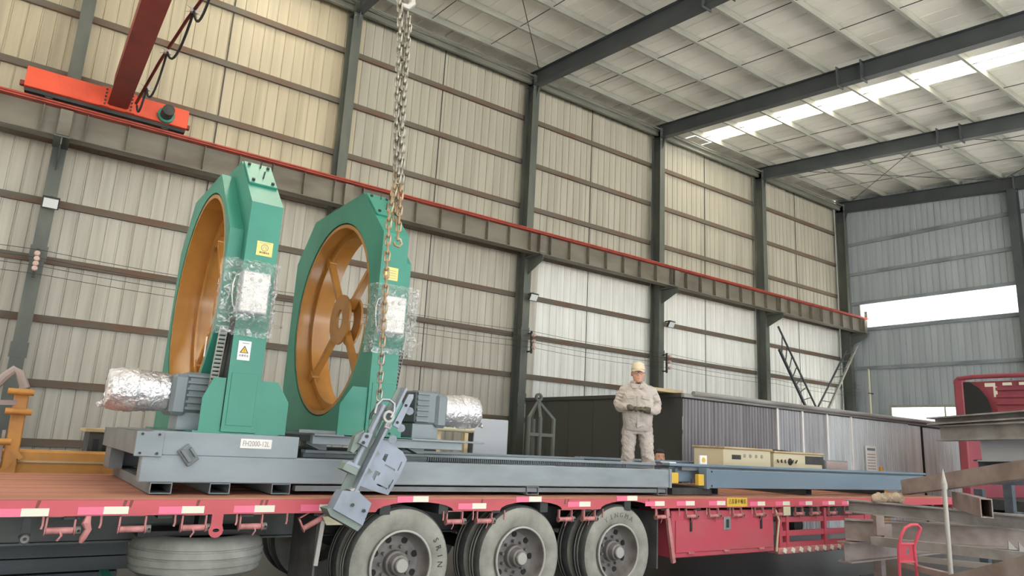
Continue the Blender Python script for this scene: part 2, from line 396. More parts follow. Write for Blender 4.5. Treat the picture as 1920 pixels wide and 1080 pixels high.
# roof
ce = thing('ceiling', (0, YW, zp(YW)), kind='structure')
LY = YW+.3-YB
ang = math.atan(.105)
def roof_sheet_mesh(wd, L):
    mb = MB(); xs = [(0, 0), (.015, .03), (.045, .03), (.06, 0), (wd*.5, 0), (wd*.5+.01, .014), (wd*.5+.03, .014), (wd*.5+.04, 0), (wd+.002, 0)]
    m = len(xs)
    mb.add([(x, -y*math.cos(ang), z-y*math.sin(ang)) for y in (0, L) for x, z in xs], [(i, i+1, m+i+1, m+i) for i in range(m-1)])
    return mb.mesh('roof_sheet', smooth=5)
rs = roof_sheet_mesh(1.0, LY/math.cos(ang)); rs.materials.append(roof_m)
x = X0
SKX = (19.95, 20.87)
while x < XE:
    if not (x > 18.94 and x < 20.88) and not (2.9 < x < 4.1): part('roof_sheet', rs, None, ce, (x, .3, zp(YW+.3)-zp(YW)+.22))
    x += 1.0
part('roof_sheet', roof_sheet_mesh(.93, LY/math.cos(ang)), roof_m, ce, (19.02-.02, .3, zp(YW+.3)-zp(YW)+.222))
part('roof_sheet', roof_sheet_mesh(.12, LY/math.cos(ang)), roof_m, ce, (20.88, .3, zp(YW+.3)-zp(YW)+.224))
part('roof_end_strip', roof_sheet_mesh(.9, .75), roof_m, ce, (19.97, .3, zp(YW+.3)-zp(YW)+.226))
part('roof_sheet', roof_sheet_mesh(.5, LY/math.cos(ang)), roof_m, ce, (3.0, .3, zp(YW+.3)-zp(YW)+.222)); part('roof_sheet', roof_sheet_mesh(.57, LY/math.cos(ang)), roof_m, ce, (4.42, .3, zp(YW+.3)-zp(YW)+.222))
yy = 16.55; n_ = 0
while yy > YB+.5:
    y2 = yy-1.50
    for s0, s1 in (SKX, (3.5, 4.42)):
        part('skylight_pane', MB().add([(s0, y2-YW, zp(y2)+.24-zp(YW)), (s1, y2-YW, zp(y2)+.24-zp(YW)), (s1, yy-YW, zp(yy)+.24-zp(YW)), (s0, yy-YW, zp(yy)+.24-zp(YW))], [(0, 1, 2, 3)]).mesh('skylight_pane'), sky_m, ce)
    yy = y2; n_ += 1
py = [16.4]+[14.87-1.52*i for i in range(20)]
xb = [X0]+COLX+[XE+.05]
for i in range(len(xb)-1):
    pm = MB().ext(cprof(.19, .07, .006), (xb[i], 0, 0), (xb[i+1], 0, 0)).mesh('purlin'); pm.materials.append(purl_m)
    for y in py:
        if y > YB: part('purlin', pm, None, ce, (0, y-YW, zp(y)+.1-zp(YW)))
    for q in (1, 2):
        if i == 0 or i == 6: continue
        xx = xb[i]+(xb[i+1]-xb[i])*q/3
        part('sag_rod', MB().cyl((xx, -.8, zp(16.5)+.06-zp(YW)), (xx, YB-YW, zp(YB)+.06-zp(YW)), .012, n=6).mesh('sag_rod'), dark_m, ce)
for (xa, xc, spans_) in ((6.2, 12.0, ((16.4, 10.3),)), (24.2, 30.1, ((16.4, 10.3), (10.3, 4.2)))):
    for (ya, yb2) in spans_:
        for (p, q) in (((xa, ya), (xc, yb2)), ((xc, ya), (xa, yb2))):
            part('brace_rod', MB().cyl((p[0], p[1]-YW, zp(p[1])-.1-zp(YW)), (q[0], q[1]-YW, zp(q[1])-.1-zp(YW)), .012, n=6).mesh('brace_rod'), dark_m, ce)
for y in (16.72, 16.86, 17.0):
    part('gutter_pipe', MB().cyl((X0, y-YW, 13.18-zp(YW)), (XE, y-YW, 13.18-zp(YW)), .03, n=8).mesh('gutter_pipe'), eave_m, ce)
# end wall with its openings
we = thing('wall_far', (XE, 0, 0), kind='structure')
W1 = (10.25, 16.33, 7.40, 8.47); W2 = (11.2, 15.2, 0.0, 3.9)
def end_sheet(y, wd, z0, z1):
    n = max(1, round(wd/.27)); xs = []
    for i in range(n):
        a = i*wd/n; xs += [(a, 0), (a+.012, .02), (a+.034, .02), (a+.046, 0)]
    xs.append((wd+.01, 0)); m = len(xs)
    me = MB().add([(d, u, z) for z in (z0, z1) for u, d in xs], [(i, i+1, m+i+1, m+i) for i in range(m-1)]).mesh('wall_sheet', smooth=5)
    part('wall_sheet', me, sheet_end, we, (0, y, 0))
ys = [YW-.05, W1[1]]
yq = W1[1]
while yq > W2[1]+.5: yq -= 1.0; 
edges = [17.25, 16.33, 15.2, 14.2, 13.2, 12.2, 11.2, 10.25]+[10.25-1.0*i for i in range(1, 27)]
for a, b in zip(edges[:-1], edges[1:]):
    ztop = zp((a+b)/2)+.3
    spans = [(0, ztop)]
    def cut(sp, c0, c1):
        o = []
        for s0, s1 in sp:
            if c1 <= s0 or c0 >= s1: o.append((s0, s1)); continue
            if c0 > s0+.01: o.append((s0, c0))
            if c1 < s1-.01: o.append((c1, s1))
        return o
    if b >= W1[0]-.01 and a <= W1[1]+.01: spans = cut(spans, W1[2], W1[3])
    if b >= W2[0]-.01 and a <= W2[1]+.01: spans = cut(spans, W2[2], W2[3])
    for s0, s1 in spans: end_sheet(b, a-b, s0, s1)
ecols = [16.95, 10.0, 3.9, -2.2, -8.4]
ge = {}
for i in range(len(ecols)-1):
    a, b = ecols[i]-.1, ecols[i+1]+.1
    for z in (5.62, 7.33, 8.53, 9.9, 11.3):
        part('girt', MB().ext(cprof(.15, .07, .006), (-.05, a, z), (-.05, b, z)).mesh('girt'), mat('end_wall_girt', (134, 142, 148), .6, 0, (112, 120, 126), (4, 1, 4)), we)
for yy in ecols[1:]:
    part('wall_post', MB().ext(hprof(.3, .3, .01, .016), (-.25, yy, 0), (-.25, yy, zp(yy)-.5), up=(1, 0, 0)).mesh('wall_post'), raf_m, we)
wf = thing('window_1', (XE, W1[0], W1[2]), kind='structure')
b = MB(); b.box(XE-.06, XE+.04, W1[0], W1[1], W1[2]-.05, W1[2]); b.box(XE-.06, XE+.04, W1[0], W1[1], W1[3], W1[3]+.05)
b.box(XE-.06, XE+.04, W1[0]-.05, W1[0], W1[2]-.05, W1[3]+.05); b.box(XE-.06, XE+.04, W1[1], W1[1]+.05, W1[2]-.05, W1[3]+.05); b.build('window_frame', purl_m, wf)
for q in range(6):
    MB().box(XE+.0, XE+.008, W1[0]+q*(W1[1]-W1[0])/6+.006, W1[0]+(q+1)*(W1[1]-W1[0])/6-.006, W1[2], W1[3]).build('pane', glass_m, wf)
df = thing('door_1', (XE, W2[0], 0), kind='structure')
b = MB(); b.box(XE-.08, XE+.04, W2[0], W2[1], W2[3], W2[3]+.1); b.box(XE-.08, XE+.04, W2[1], W2[1]+.1, 0, W2[3]+.1); b.build('door_frame', purl_m, df)
MB().box(XE-.04, XE+.02, 13.1, 13.15, 0, W2[3]).build('door_post', purl_m, df)
MB().box(XE-.04, XE-.02, W2[0], W2[1], 0, 1.9).build('door_leaf', sheet_end, df)
wn = thing('wall_near_unseen', (X0, 0, 0), kind='structure')  # unseen side wall, added to keep light off faces turned left
for q in range(16):
    y = YW-1.08*(q+1)*2
    MB().box(X0-.03, X0, y, y+2.15, 0, zp(y)+.2).build('wall_sheet', sheet_lo, wn)
dp = thing('downpipe', (30.2, 16.35, 0), 'thin cream rainwater pipe running down the end wall beside the corner column', 'pipe')
MB().cyl((30.2, 16.0, 0), (30.2, 16.0, 5.55), .035, n=10).build('pipe', beige_m, dp)
for z in (1.5, 3.0, 4.5): MB().box(30.15, 30.42, 15.955, 16.045, z-.02, z+.02).build('clip', dark_m, dp)

# ================================================================== CRANE
YG = 16.15
g = thing('crane_runway_girder', (0, YG, 7.14), 'long grey crane runway girder with stiffeners and red rail along the wall', 'girder')
XG1 = 30.55
MB().box(-7.5, XG1, YG-.006, YG+.006, 7.15, 7.74).build('web', gird_m, g)
MB().box(-7.5, XG1, YG-.15, YG+.15, 7.13, 7.15).build('bottom_flange', gird_m, g)
MB().box(-7.5, XG1, YG-.17, YG+.17, 7.74, 7.76).build('top_flange', rail_m, g)
MB().ext(hprof(.11, .08, .02, .025), (-7.5, YG, 7.815), (XG1, YG, 7.815)).build('rail', rail_m, g)
MB().cyl((-7.5, YG-.16, 7.80), (XG1-.1, YG-.16, 7.80), .018, n=6).build('conductor_bar', rail_m, g)
st = MB().box(-.005, .005, YG-.14, YG-.006, 7.15, 7.72).mesh('stiffener', Vector((0, YG, 7.14))); st.materials.append(gird_m)
x = -7.2
while x < XG1: part('stiffener', st, None, g, (x, 0, 0)); x += .757
for cx in COLX: MB().box(cx-.11, cx+.11, YG-.155, YG-.007, 7.16, 7.7).build('joint_plate', gird_m, g)
MB().box(XG1-.05, XG1, YG-.06, YG+.06, 7.76, 8.15).build('end_stop', purl_m, g)

cr = thing('overhead_crane', (.8, YG, 7.86), 'orange overhead travelling crane end truck with dark red bridge beam, upper left', 'crane')
ez0, ez1 = 7.98, 8.40
MB().box(-.78, 2.2, YG-.16, YG+.16, ez0, ez1, .01).build('end_truck', oran_m, cr)
MB().box(-.86, -.78, YG-.05, YG+.05, ez0+.04, ez0+.14, .01).build('buffer', bred_m, cr); MB().box(2.2, 2.27, YG-.05, YG+.05, ez0+.04, ez0+.14, .01).build('buffer', bred_m, cr)
MB().box(-.76, 2.18, YG-.08, YG+.08, ez0-.07, ez0+.0).build('wheel_guard', dark_m, cr)
for xx in (-.35, 1.78): MB().cyl((xx, YG-.06, 7.97), (xx, YG+.06, 7.97), .1, n=20).build('wheel', dark_m, cr)
GX0, GX1 = .70, .98; gz0, gz1 = 8.06, 8.85
b = MB(); b.box(GX0, GX1, -12, YG+.1, gz0, gz1, .005); b.box(GX0-.05, GX1+.05, -12, YG-.1, gz0-.02, gz0); b.build('bridge_beam', bred_m, cr)
for xx in (GX0-.1, GX1+.1):
    MB().box(xx-.08, xx+.08, YG-.2, YG-.16, ez0, ez1).build('joint_plate', oran_m, cr)
    for q in range(5): MB().cyl((xx, YG-.225, ez0+.05+q*.08), (xx, YG-.2, ez0+.05+q*.08), .02, n=8).build('bolt', dark_m, cr)
mt = MB().cyl((1.75, YG-.55, 8.14), (1.75, YG-.2, 8.14), .12, n=18).build('travel_motor', dark_m, cr)
MB().cyl((1.75, YG-.24, 8.14), (1.75, YG-.16, 8.14), .17, n=18).build('motor_flange', green_m, mt)
b = MB(); zf = 8.28
b.tube([at(255, 194, 15.6), at(300, 115, 14.2), at(352, 35, 12.6), at(378, 0, 11.8), at(440, -110, 9.5)], .03, 8); b.build('festoon_track', bred_m, cr)
def cat_(a, c, sag, n=10):
    return [a.lerp(c, i/n)+Vector((0, 0, -sag*4*(i/n)*(1-i/n))) for i in range(n+1)]
F0 = [at(257, 198, 15.6), at(275, 165, 15.1), at(314, 97, 13.7), at(364, 20, 12.2), at(410, -60, 10.5)]
for q in range(4):
    MB().tube(cat_(F0[q], F0[q+1], [.3, .5, .45, .5][q]), .022, 6).build('festoon_cable', black_m, cr)
    MB().obox(F0[q+1], (.12, .06, .09)).build('cable_clamp', lite_m, cr)
    for s_ in (-1, 1): MB().bar(F0[q+1]+V(-.12, 0, .06*s_), F0[q+1]+V(.12, 0, -.05*s_), .012, .012).build('clamp_strap', lite_m, cr)

# ------------------------------------------------------------------ things on the wall
lamps = [(95, 380, 'square floodlight on the far left column'), (1000, 557, 'square floodlight on the column left of the worker'), (1258, 608, 'square floodlight on the column behind the worker')]
for px_, py_, l in lamps:
    p = at(px_, py_, 16.45)
    t = thing('floodlight', p, l, 'lamp', 'floodlights on the columns')
    R = Matrix.Rotation(.5, 3, 'X')
    MB().obox(p, (.3, .08, .24), R, .01).build('housing', dark_m, t)
    MB().obox(p+R @ Vector((0, -.043, 0)), (.25, .01, .19), R).build('lens', white_lens, t)
    MB().box(p.x-.02, p.x+.02, p.y, YC+.02, p.z+.1, p.z+.14).build('bracket', dark_m, t)
ins = [[(70, 475), (69, 485), (67, 494), (65, 503), ], [(1001, 628), (1001, 640), (1001, 652)], [(1255, 668), (1255, 679), (1255, 690)]]
il = ['bracket of pale insulators on the far left column', 'insulator bracket on the column left of the worker', 'insulator bracket on the column behind the worker']
for k_, lst in enumerate(ins):
    P = [at(a, b_, 16.4) for a, b_ in lst]
    t = thing('insulator_bracket', P[-1], il[k_], 'bracket', 'wire brackets on the columns')
    MB().bar(P[0]+V(.0, .12, .12), P[-1]+V(0, .12, -.16), .05, .05).build('bracket_bar', dark_m, t)
    for z_ in (P[0].z+.06, P[-1].z-.1): MB().box(P[0].x-.02, P[0].x+.02, P[0].y+.1, YC+.02, z_-.02, z_+.02).build('arm', dark_m, t)
    for p in P: MB().lathe([(-.06, .0), (-.06, .045), (-.02, .055), (0, .03), (.02, .055), (.06, .045), (.06, 0)], p, (0, 1, 0), 12, False).build('insulator', porc_m, t)
wl_ = ['topmost of the thin power wires strung along the wall', 'second thin power wire strung along the wall', 'third thin power wire strung along the wall', 'lowest thin power wire strung along the wall']
for q in range(4):
    pts = []
    for xa in [-7.5]+COLX:
        pts.append(V(xa, 16.4, 4.86-.16*q))
    path = []
    for a, c in zip(pts[:-1], pts[1:]): path += cat_(a, c, .07, 8)[:-1]
    tag(MB().tube(path+[pts[-1]], .006, 5).build('power_wire', dark_m), wl_[q], 'wire', 'power wires')
lb = ['left of the two ladder braces under the runway end, leaning down to the right', 'right of the two ladder braces, leaning down from the corner column to the left']
for k_, (p0, p1, p2, p3) in enumerate((((1459, 612), (1530, 763), (1461, 655), (1511, 763)), ((1588, 655), (1533, 765), (1607, 648), (1552, 770)))):
    Yq = 16.25
    A0, A1, B0, B1 = at(*p0, Yq), at(*p1, Yq), at(*p2, Yq+.05), at(*p3, Yq+.05)
    A1 = A1+(A1-A0)*.06; B1 = B1+(B1-B0)*.06
    t = thing('ladder_brace', (A1.x, Yq, A1.z), ['left','right'][k_]+' of the two dark lattice ladder braces under the runway end', 'brace', 'ladder braces')
    MB().bar(A0, A1, .06, .05).build('stringer', raf_m, t); MB().bar(B0, B1, .09, .08).build('stringer', raf_m if k_ == 0 else purl_m, t)  # right brace has one paler stringer, reflected light put into its colour
    for q in range(8):
        f_ = (q+.8)/8.2
        MB().bar(A0.lerp(A1, f_), B0.lerp(B1, f_), .03, .03).build('rung', raf_m, t)
# ================================================================== SHED
SX = 10.85; SY = 9.5; SH = 2.74; SXE = 24.0; SYB = 14.7
sh = thing('corrugated_shed', (SX, SY, 0), 'long low galvanised corrugated booth with dark end wall standing behind the trailer', 'booth')
def corr(L, h, pitch, dep):
    n = round(L/pitch); mb = MB(); xs = []
    for i in range(n):
        a = i*L/n; p = L/n; xs += [(a, 0), (a+p*.35, 0), (a+p*.5, -dep), (a+p*.85, -dep)]
    xs.append((L, 0)); m = len(xs)
    mb.add([(x, y, z) for z in (0, h) for x, y in xs], [(i, i+1, m+i+1, m+i) for i in range(m-1)])
    return mb.mesh('corrugated_sheet', smooth=5)
sheets = []; xx = SX
wds = [1.0, .95, 1.1, .95, 1.0, 1.05, .95, 1.0, .9]
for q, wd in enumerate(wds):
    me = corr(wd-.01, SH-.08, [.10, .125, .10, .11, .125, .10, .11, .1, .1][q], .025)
    part('corrugated_sheet', me, shed_m2 if q < 3 else mat('shed_galvanised_half_shaded', (170, 170, 174), .42, 0, (134, 134, 140), (7, 7, .4), .35, .7) if q < 5 else shed_m, sh, (xx-SX, random.uniform(-.012, .012), 0)); xx += wd  # sheet tones step from dark to pale, a light gradient painted in
    if q in (2, 3, 4, 5): MB().box(xx-.035, xx+.015, SY-.06, SY-.03, .3, SH-.05).build('cover_strip', paper_m, sh)
MB().box(xx, xx+.66, SY-.02, SY, 0, SH-.1).build('flat_door', shed_m, sh); xx += .66
MB().box(xx+.02, xx+.07, SY-.05, SY, 0, SH-.12).build('door_gap_post', black_m, sh); xx += .09
for wd in (1.0, 1.0):
    part('corrugated_sheet', corr(wd-.01, SH-.12, .09, .025), shed_m, sh, (xx-SX, .0, 0)); xx += wd
MB().box(xx, SXE, SY-.01, SY+.01, 0, SH-.16).build('flat_sheet', panel_m, sh)
n_ = 6
for q in range(n_):
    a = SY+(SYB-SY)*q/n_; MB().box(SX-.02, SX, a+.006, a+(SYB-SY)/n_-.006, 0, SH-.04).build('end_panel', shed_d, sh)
MB().box(SX-.04, SXE, SY-.08, SY+.2, SH-.06, SH+.02, .01).build('roof_edge', trim_m, sh)
MB().cyl((SX+.2, SY-.1, SH+.03), (SXE, SY-.1, SH+.03), .05, n=10).build('roof_pipe', trim_m, sh)
MB().box(SX-.05, SX+.1, SY, SYB, SH-.06, SH+.03, .01).build('end_trim', shed_d, sh)
MB().box(SX, SXE, SY+.1, SYB, SH-.06, SH-.03).build('roof_sheet', shed_d, sh)
MB().box(SX-.75, SX+.25, SY+.2, SY+.75, SH+.03, SH+.1, .01).build('roof_board', wood_m, sh)
nb = thing('notice_board', at(1633, 858, 9.42), 'white printed notice sheet with fine lines fixed to the shed front', 'notice')
p0, p1 = at(1623, 835, 9.42), at(1645, 880, 9.42)
MB().box(p0.x, p1.x, 9.42, 9.44, p1.z-.3, p0.z).build('board', paper_m, nb)
b = MB()
for q in range(9): b.box(p0.x+.06, p1.x-.06, 9.416, 9.42, p0.z-.22-q*.07, p0.z-.20-q*.07)
b.build('printed_lines', inkg_m, nb)
MB().box(p0.x+.06, p1.x-.06, 9.416, 9.42, p0.z-.12, p0.z-.06).build('heading_band', blue_m, nb)

# ================================================================== TRAILER
TY = 5.95; DZ = 1.095; BZ = .975
tr = thing('flatbed_trailer', (5, 7.25, 0), 'long red flatbed semi trailer with rusty deck and three dusty dual wheels', 'trailer')
XT0, XT1 = -4.0, 13.8
AX = [3.10, 4.43, 5.77]
# side beam with shallow wheel arches
pts = [(XT0, BZ)]
for a in AX:
    a += .1
    pts += [(a+.40*math.cos(PI-PI*q/10), BZ+.085*math.sin(PI*q/10)) for q in range(11)]
pts += [(XT1, BZ), (XT1, DZ-.012), (XT0, DZ-.012)]
MB().prism([pts], lambda u, v: (u, TY, v), (0, .012, 0)).build('side_beam', red_m, tr)
b = MB(); b.box(XT0, XT1, TY+.013, TY+.08, DZ-.03, DZ-.013); b.box(XT0, XT1, 8.57, 8.6, BZ, DZ-.012); b.box(XT1-.02, XT1, TY, 8.6, BZ-.1, DZ-.012); b.box(XT0, XT0+.02, TY, 8.6, BZ-.1, DZ-.012)
b.build('beam_flange', red_m, tr)
nb_ = 9; wdt = (8.58-TY-.04)/nb_
for q in range(nb_):
    MB().box(XT0, XT1, TY+.04+q*wdt+.003, TY+.04+(q+1)*wdt-.003, DZ-.03, DZ+random.uniform(-.003, .003)).build('deck_board', deck_m, tr)
MB().box(XT0, XT1, TY-.002, TY+.045, DZ-.012, DZ, .002).build('deck_edge_trim', deck_m, tr)
for yy in (6.85, 7.7): MB().ext(hprof(.38, .14, .012, .016), (XT0, yy, .86), (XT1, yy, .86)).build('chassis_beam', mat('chassis_grey', (112, 117, 114), .6, 0, (90, 94, 92), (1, 3, 3)), tr)
cm = MB().box(-.05, .05, TY+.02-7.25, 8.56-7.25, .95, 1.06).mesh('cross_member'); cm.materials.append(dark_m)
x = XT0+.3
while x < XT1: part('cross_member', cm, None, tr, (x-5, 0, 0)); x += .6
# wheels
tp = [(.04, .300), (.012, .345), (.002, .40), (.006, .445), (.022, .485), (.045, .503), (.07, .508), (.10, .508), (.105, .500), (.115, .500), (.12, .508), (.15, .508), (.155, .5), (.165, .5), (.17, .508), (.195, .503), (.22, .485), (.238, .445), (.244, .40), (.232, .345), (.205, .300)]
tyre_me = MB().lathe(tp, (0, 0, 0), (0, 1, 0), 48).mesh('tyre', smooth=40)
tyre_me.materials.append(tyre_m); tyre_me.materials.append(tread_m)
for p in tyre_me.polygons:
    c_ = p.center; r_ = math.hypot(c_.x, c_.z)
    if r_ > .488 and abs(p.normal.y) < .75: p.material_index = 1
rimme = MB().lathe([(.03, .306), (.0, .304), (-.004, .292), (.02, .284), (.06, .276), (.12, .262), (.15, .235), (.155, .19), (.145, .13), (.15, .10), (.17, .10), (.18, .23), (.17, .275), (.10, .29)], (0, 0, 0), (0, 1, 0), 40).mesh('rim'); rimme.materials.append(rim_m)
ringme = MB().lathe([(.002, .285), (-.006, .291), (-.004, .306), (.006, .308)], (0, 0, 0), (0, 1, 0), 40).mesh('rim_flange'); ringme.materials.append(lite_m)
hubme = MB().lathe([(.16, .0), (.16, .115), (.09, .112), (.08, .095), (.02, .085), (.015, .066), (-.012, .064), (-.015, .055), (-.015, 0)], (0, 0, 0), (0, 1, 0), 24, False).mesh('hub'); hubme.materials.append(rim_m)
capme = MB().cyl((0, -.022, 0), (0, -.010, 0), .056, .060, n=20).mesh('hub_cap'); capme.materials.append(lite_m)
holeme = MB().cyl((0, -.006, 0), (0, .008, 0), .031, n=12).mesh('hand_hole'); holeme.materials.append(black_m)
lugme = MB().cyl((0, -.025, 0), (0, .02, 0), .016, n=6).mesh('wheel_nut'); lugme.materials.append(rim_m)
for k_, a in enumerate(AX):
    wh = thing('wheel', (a-5, TY-7.25+.01, .512)); wh.parent = tr
    part('tyre', tyre_me, None, wh); part('rim', rimme, None, wh); part('rim_flange', ringme, None, wh)
    part('hub', hubme, None, wh); part('hub_cap', capme, None, wh)
    for q in range(8):
        t_ = q*PI/4+.35+.4*k_; part('hand_hole', holeme, None, wh, (.215*math.cos(t_), .152, .215*math.sin(t_)))
    for q in range(10):
        t_ = q*PI/5+.4*k_; part('wheel_nut', lugme, None, wh, (.15*math.cos(t_), .13, .15*math.sin(t_)))
    wi = thing('inner_wheel', (a-5, TY-7.25+.30, .512)); wi.parent = tr
    part('tyre', tyre_me, None, wi); part('rim', rimme, None, wi)
    MB().cyl((a, TY+.2, .512), (a, 8.4, .512), .07, n=14).build('axle', dark_m, tr)
    for yy in (8.02, 8.31):
        wi = thing('far_wheel', (a-5, yy-7.25, .512)); wi.parent = tr
        part('tyre', tyre_me, None, wi); part('rim', rimme, None, wi)
    # moulded lettering round the sidewall
    txt, a0, da = [('SRIN', .55, -.19), ('', 0, 0), ('YINGMA', PI/2+.52, -.2)][k_]
    for q, ch in enumerate(txt):
        me = text_mesh(ch, .075, .002); th = a0+q*da
        me.transform(Matrix.Translation((.395*math.cos(th), .001, .395*math.sin(th))) @ FRONT @ Matrix.Rotation(th-PI/2, 4, 'Z'))
        part('moulded_letter', me, tread_m if k_ == 0 else rim_m, wh)
# reflective strips
wm = MB().box(-.08, .08, -.004, 0, -.026, .026).mesh('white_strip'); wm.materials.append(white_m)
pm_ = MB().box(-.08, .08, -.004, 0, -.026, .026).mesh('pink_strip'); pm_.materials.append(pink_m)
SW = [(.275, 1.003), (.765, 1.012), (1.285, 1.011), (1.825, 1.013), (2.36, 1.018), (3.24, 1.085), (3.885, 1.02), (4.565, 1.082), (5.24, 1.03), (5.95, 1.09), (6.40, 1.03), (6.93, 1.03), (7.51, 1.03), (8.33, 1.02), (8.885, 1.02), (9.42, 1.02), (9.99, 1.02), (10.5, 1.02)]
for x, z in SW:
    part('white_strip', wm, None, tr, (x-5, TY-7.25, z)); part('pink_strip', pm_, None, tr, (x-.16-5, TY-7.25, z-.002))
# strap winches under the beam
bm2 = MB()
for s_ in (-1, 1): bm2.box(.085*s_-.006, .085*s_+.006, .0, .03, -.115, 0)
bm2.box(-.091, .091, 0, .03, -.008, 0)
for s_ in (-1, 1): bm2.cyl((.085*s_, .015, -.1), (.085*s_+.008*s_, .015, -.1), .032, n=10)
wbm = bm2.mesh('winch'); wbm.materials.append(roller_m)
rlm = MB().cyl((-.08, .015, -.1), (.08, .015, -.1), .024, n=12).mesh('roller'); rlm.materials.append(roller_m)
rtm = MB().cyl((.095, .015, -.1), (.125, .015, -.1), .03, n=10).mesh('ratchet'); rtm.materials.append(rim_m)
rth = MB().cyl((.112, -.018, -.1), (.112, -.012, -.1), .01, n=8).mesh('ratchet_hole'); rth.materials.append(black_m)
tlm = MB().tube([(.0, -.008, -.1), (.01, -.01, -.13), (-.012, -.012, -.165)], [(.012, .004)]*3, 6).mesh('strap_tail'); tlm.materials.append(roller_m)
WX = [.44, .889, 1.311, 1.739, 2.2, 3.632, 3.971, 4.998, 5.328, 6.462, 6.975, 7.402, 7.863, 8.319, 8.753, 9.223, 9.612, 10.047, 10.45]
for q, x in enumerate(WX):
    wn_ = part('winch', wbm, None, tr, (x-5, TY+.02-7.25, BZ), (0, -.5 if q == 4 else 0, 0))
    part('roller', rlm, None, wn_); part('ratchet', rtm, None, wn_); part('ratchet_hole', rth, None, wn_)
    if q not in (1, 4): part('strap_tail', tlm, None, wn_, (random.uniform(-.03, .03), 0, 0))
hk = MB().tube([(0, 0, 0), (.003, 0, -.06), (-.004, -.004, -.085)], .008, 6).mesh('strap_hook'); hk.materials.append(roller_m)
for x in (.33, .68, 1.17, 1.62, 2.02, 3.5, 3.83, 4.2, 4.9, 5.25, 5.52, 6.35, 6.75, 7.25, 7.7, 8.15, 8.6): part('strap_hook', hk, None, tr, (x-5, TY+.015-7.25, BZ))
# tie lug, hanging strap, small brackets
lugp = [(.0, .0), (.085, 0), (.085, -.09)]+[(.0425+.055*math.cos(a), -.12+.055*math.sin(a)) for a in [(.45-q*.203)*PI*.9 for q in range(8)]]+[(.0, -.09)]
lugp = [(0, 0), (0, -.085)]+[(.0425+.055*math.cos(PI*.82+q*PI*1.36/8), -.12+.055*math.sin(PI*.82+q*PI*1.36/8)) for q in range(9)]+[(.085, -.085), (.085, 0)]
MB().prism([lugp, [(.0425+.026*math.cos(q*PI/4), -.12+.014*math.sin(q*PI/4)) for q in range(8)]], lambda u, v: (1.43+u, TY+.0, BZ+.0+v), (0, .015, 0)).build('tie_lug', red_m, tr)
MB().tube([(.60, TY+.02, BZ), (.59, TY, BZ-.05), (.61, TY-.005, BZ-.09), (.585, TY, BZ-.15), (.575, TY, BZ-.18)], [.018, .03, .022, .022, .012], 7).build('strap_bundle', roller_m, tr)
b = MB(); b.box(.215, .265, TY+.03, TY+.06, .80, BZ); b.cyl((.245, TY, .83), (.245, TY+.1, .83), .035, n=14); b.build('leg_bracket', dark_m, tr)
MB().lathe([(-.005, .012), (-.005, .026), (.002, .026), (.002, .012)], (.245, TY-.002, .83), (0, 1, 0), 14).build('bracket_ring', rim_m, tr)
# mud flaps
for xx, n_ in ((2.30, 0), (6.42, 1)):
    MB().box(xx, xx+.02, TY+.06, 6.6, .30, .93).build('mud_flap', mat('dusty_flap_rubber', (92, 90, 88), .8, 0, (76, 74, 72), (6, 6, 6)), tr)
MB().bar((2.34, TY+.03, .95), (2.31, TY+.03, .55), .035, .02).build('flap_post', lite_m, tr)
MB().prism([[(2.32, .945), (2.44, .945), (2.55, .875), (2.36, .875)]], lambda u, v: (u, TY+.0, v), (0, .1, 0)).build('marker_lamp', beige_m, tr)
MB().bar((6.54, TY+.02, .97), (6.66, TY+.02, .36), .05, .035).build('flap_post', roller_m, tr)
for q, x in enumerate((.27, .80, 1.30, 1.78, 3.9, 4.95, 6.2)):
    for k_ in range(1 + q % 2): MB().prism([[(x+k_*.04, 1.03), (x+.018+k_*.04, 1.03), (x+.03+k_*.04, 1.082), (x+.008+k_*.04, 1.082)]], lambda u, v: (u, TY-.0015, v), (0, .001, 0)).build('scuff_mark', mat('rusty_scuff', (132, 78, 70), .8), tr)
# tool box
bx = thing('tool_box', (7.67-5, TY+.3-7.25, .41)); bx.parent = tr
MB().box(6.66, 8.66, TY+.05, TY+.6, .40, .94, .01).build('body', redd_m, bx)
MB().box(6.72, 8.60, TY+.035, TY+.05, .46, .83, .004).build('door', redd_m, bx)
for x in (6.98, 8.36): MB().box(x-.015, x+.015, TY+.02, TY+.036, .70, .86).build('hinge', dark_m, bx)
for x in (6.98, 7.65, 8.36): MB().box(x-.05, x+.05, TY+.02, TY+.036, .445, .465).build('catch', roller_m, bx)
MB().box(7.6, 7.73, TY+.025, TY+.036, .70, .86, .004).build('latch', steel_m, bx)
MB().box(7.64, 7.69, TY+.018, TY+.026, .73, .83, .004).build('latch_handle', dark_m, bx)
# side guard and step ahead of the tool box
b = MB()
for z in (.80, .62, .47): b.box(8.78, 11.2, TY+.06, TY+.1, z-.035, z+.035)
b.build('side_guard_rail', redd_m, tr)
for x in (8.82, 8.98, 9.9, 11.0): MB().box(x-.03, x+.03, TY+.05, TY+.11, .35, .95).build('guard_post', redd_m, tr)
MB().box(8.72, 10.6, TY+.03, TY+.2, .36, .44, .006).build('step_rail', roller_m, tr)
sp = MB().box(-.035, .035, -.012, 0, -.03, .03).mesh('step_plate'); sp.materials.append(white_m)
for q in range(9): part('step_plate', sp, None, tr, (8.86+q*.19-5, TY+.03-7.25, .405), (0, .4, 0))
MB().tube([(8.70, TY+.04, .93), (8.74, TY+.02, .8), (8.70, TY+.02, .6), (8.68, TY+.03, .4)], .014, 6).build('hose', beige_m, tr)
MB().cyl((9.62, TY+.3, .68), (9.62, TY+.5, .68), .11, n=14).build('air_tank', dark_m, tr)
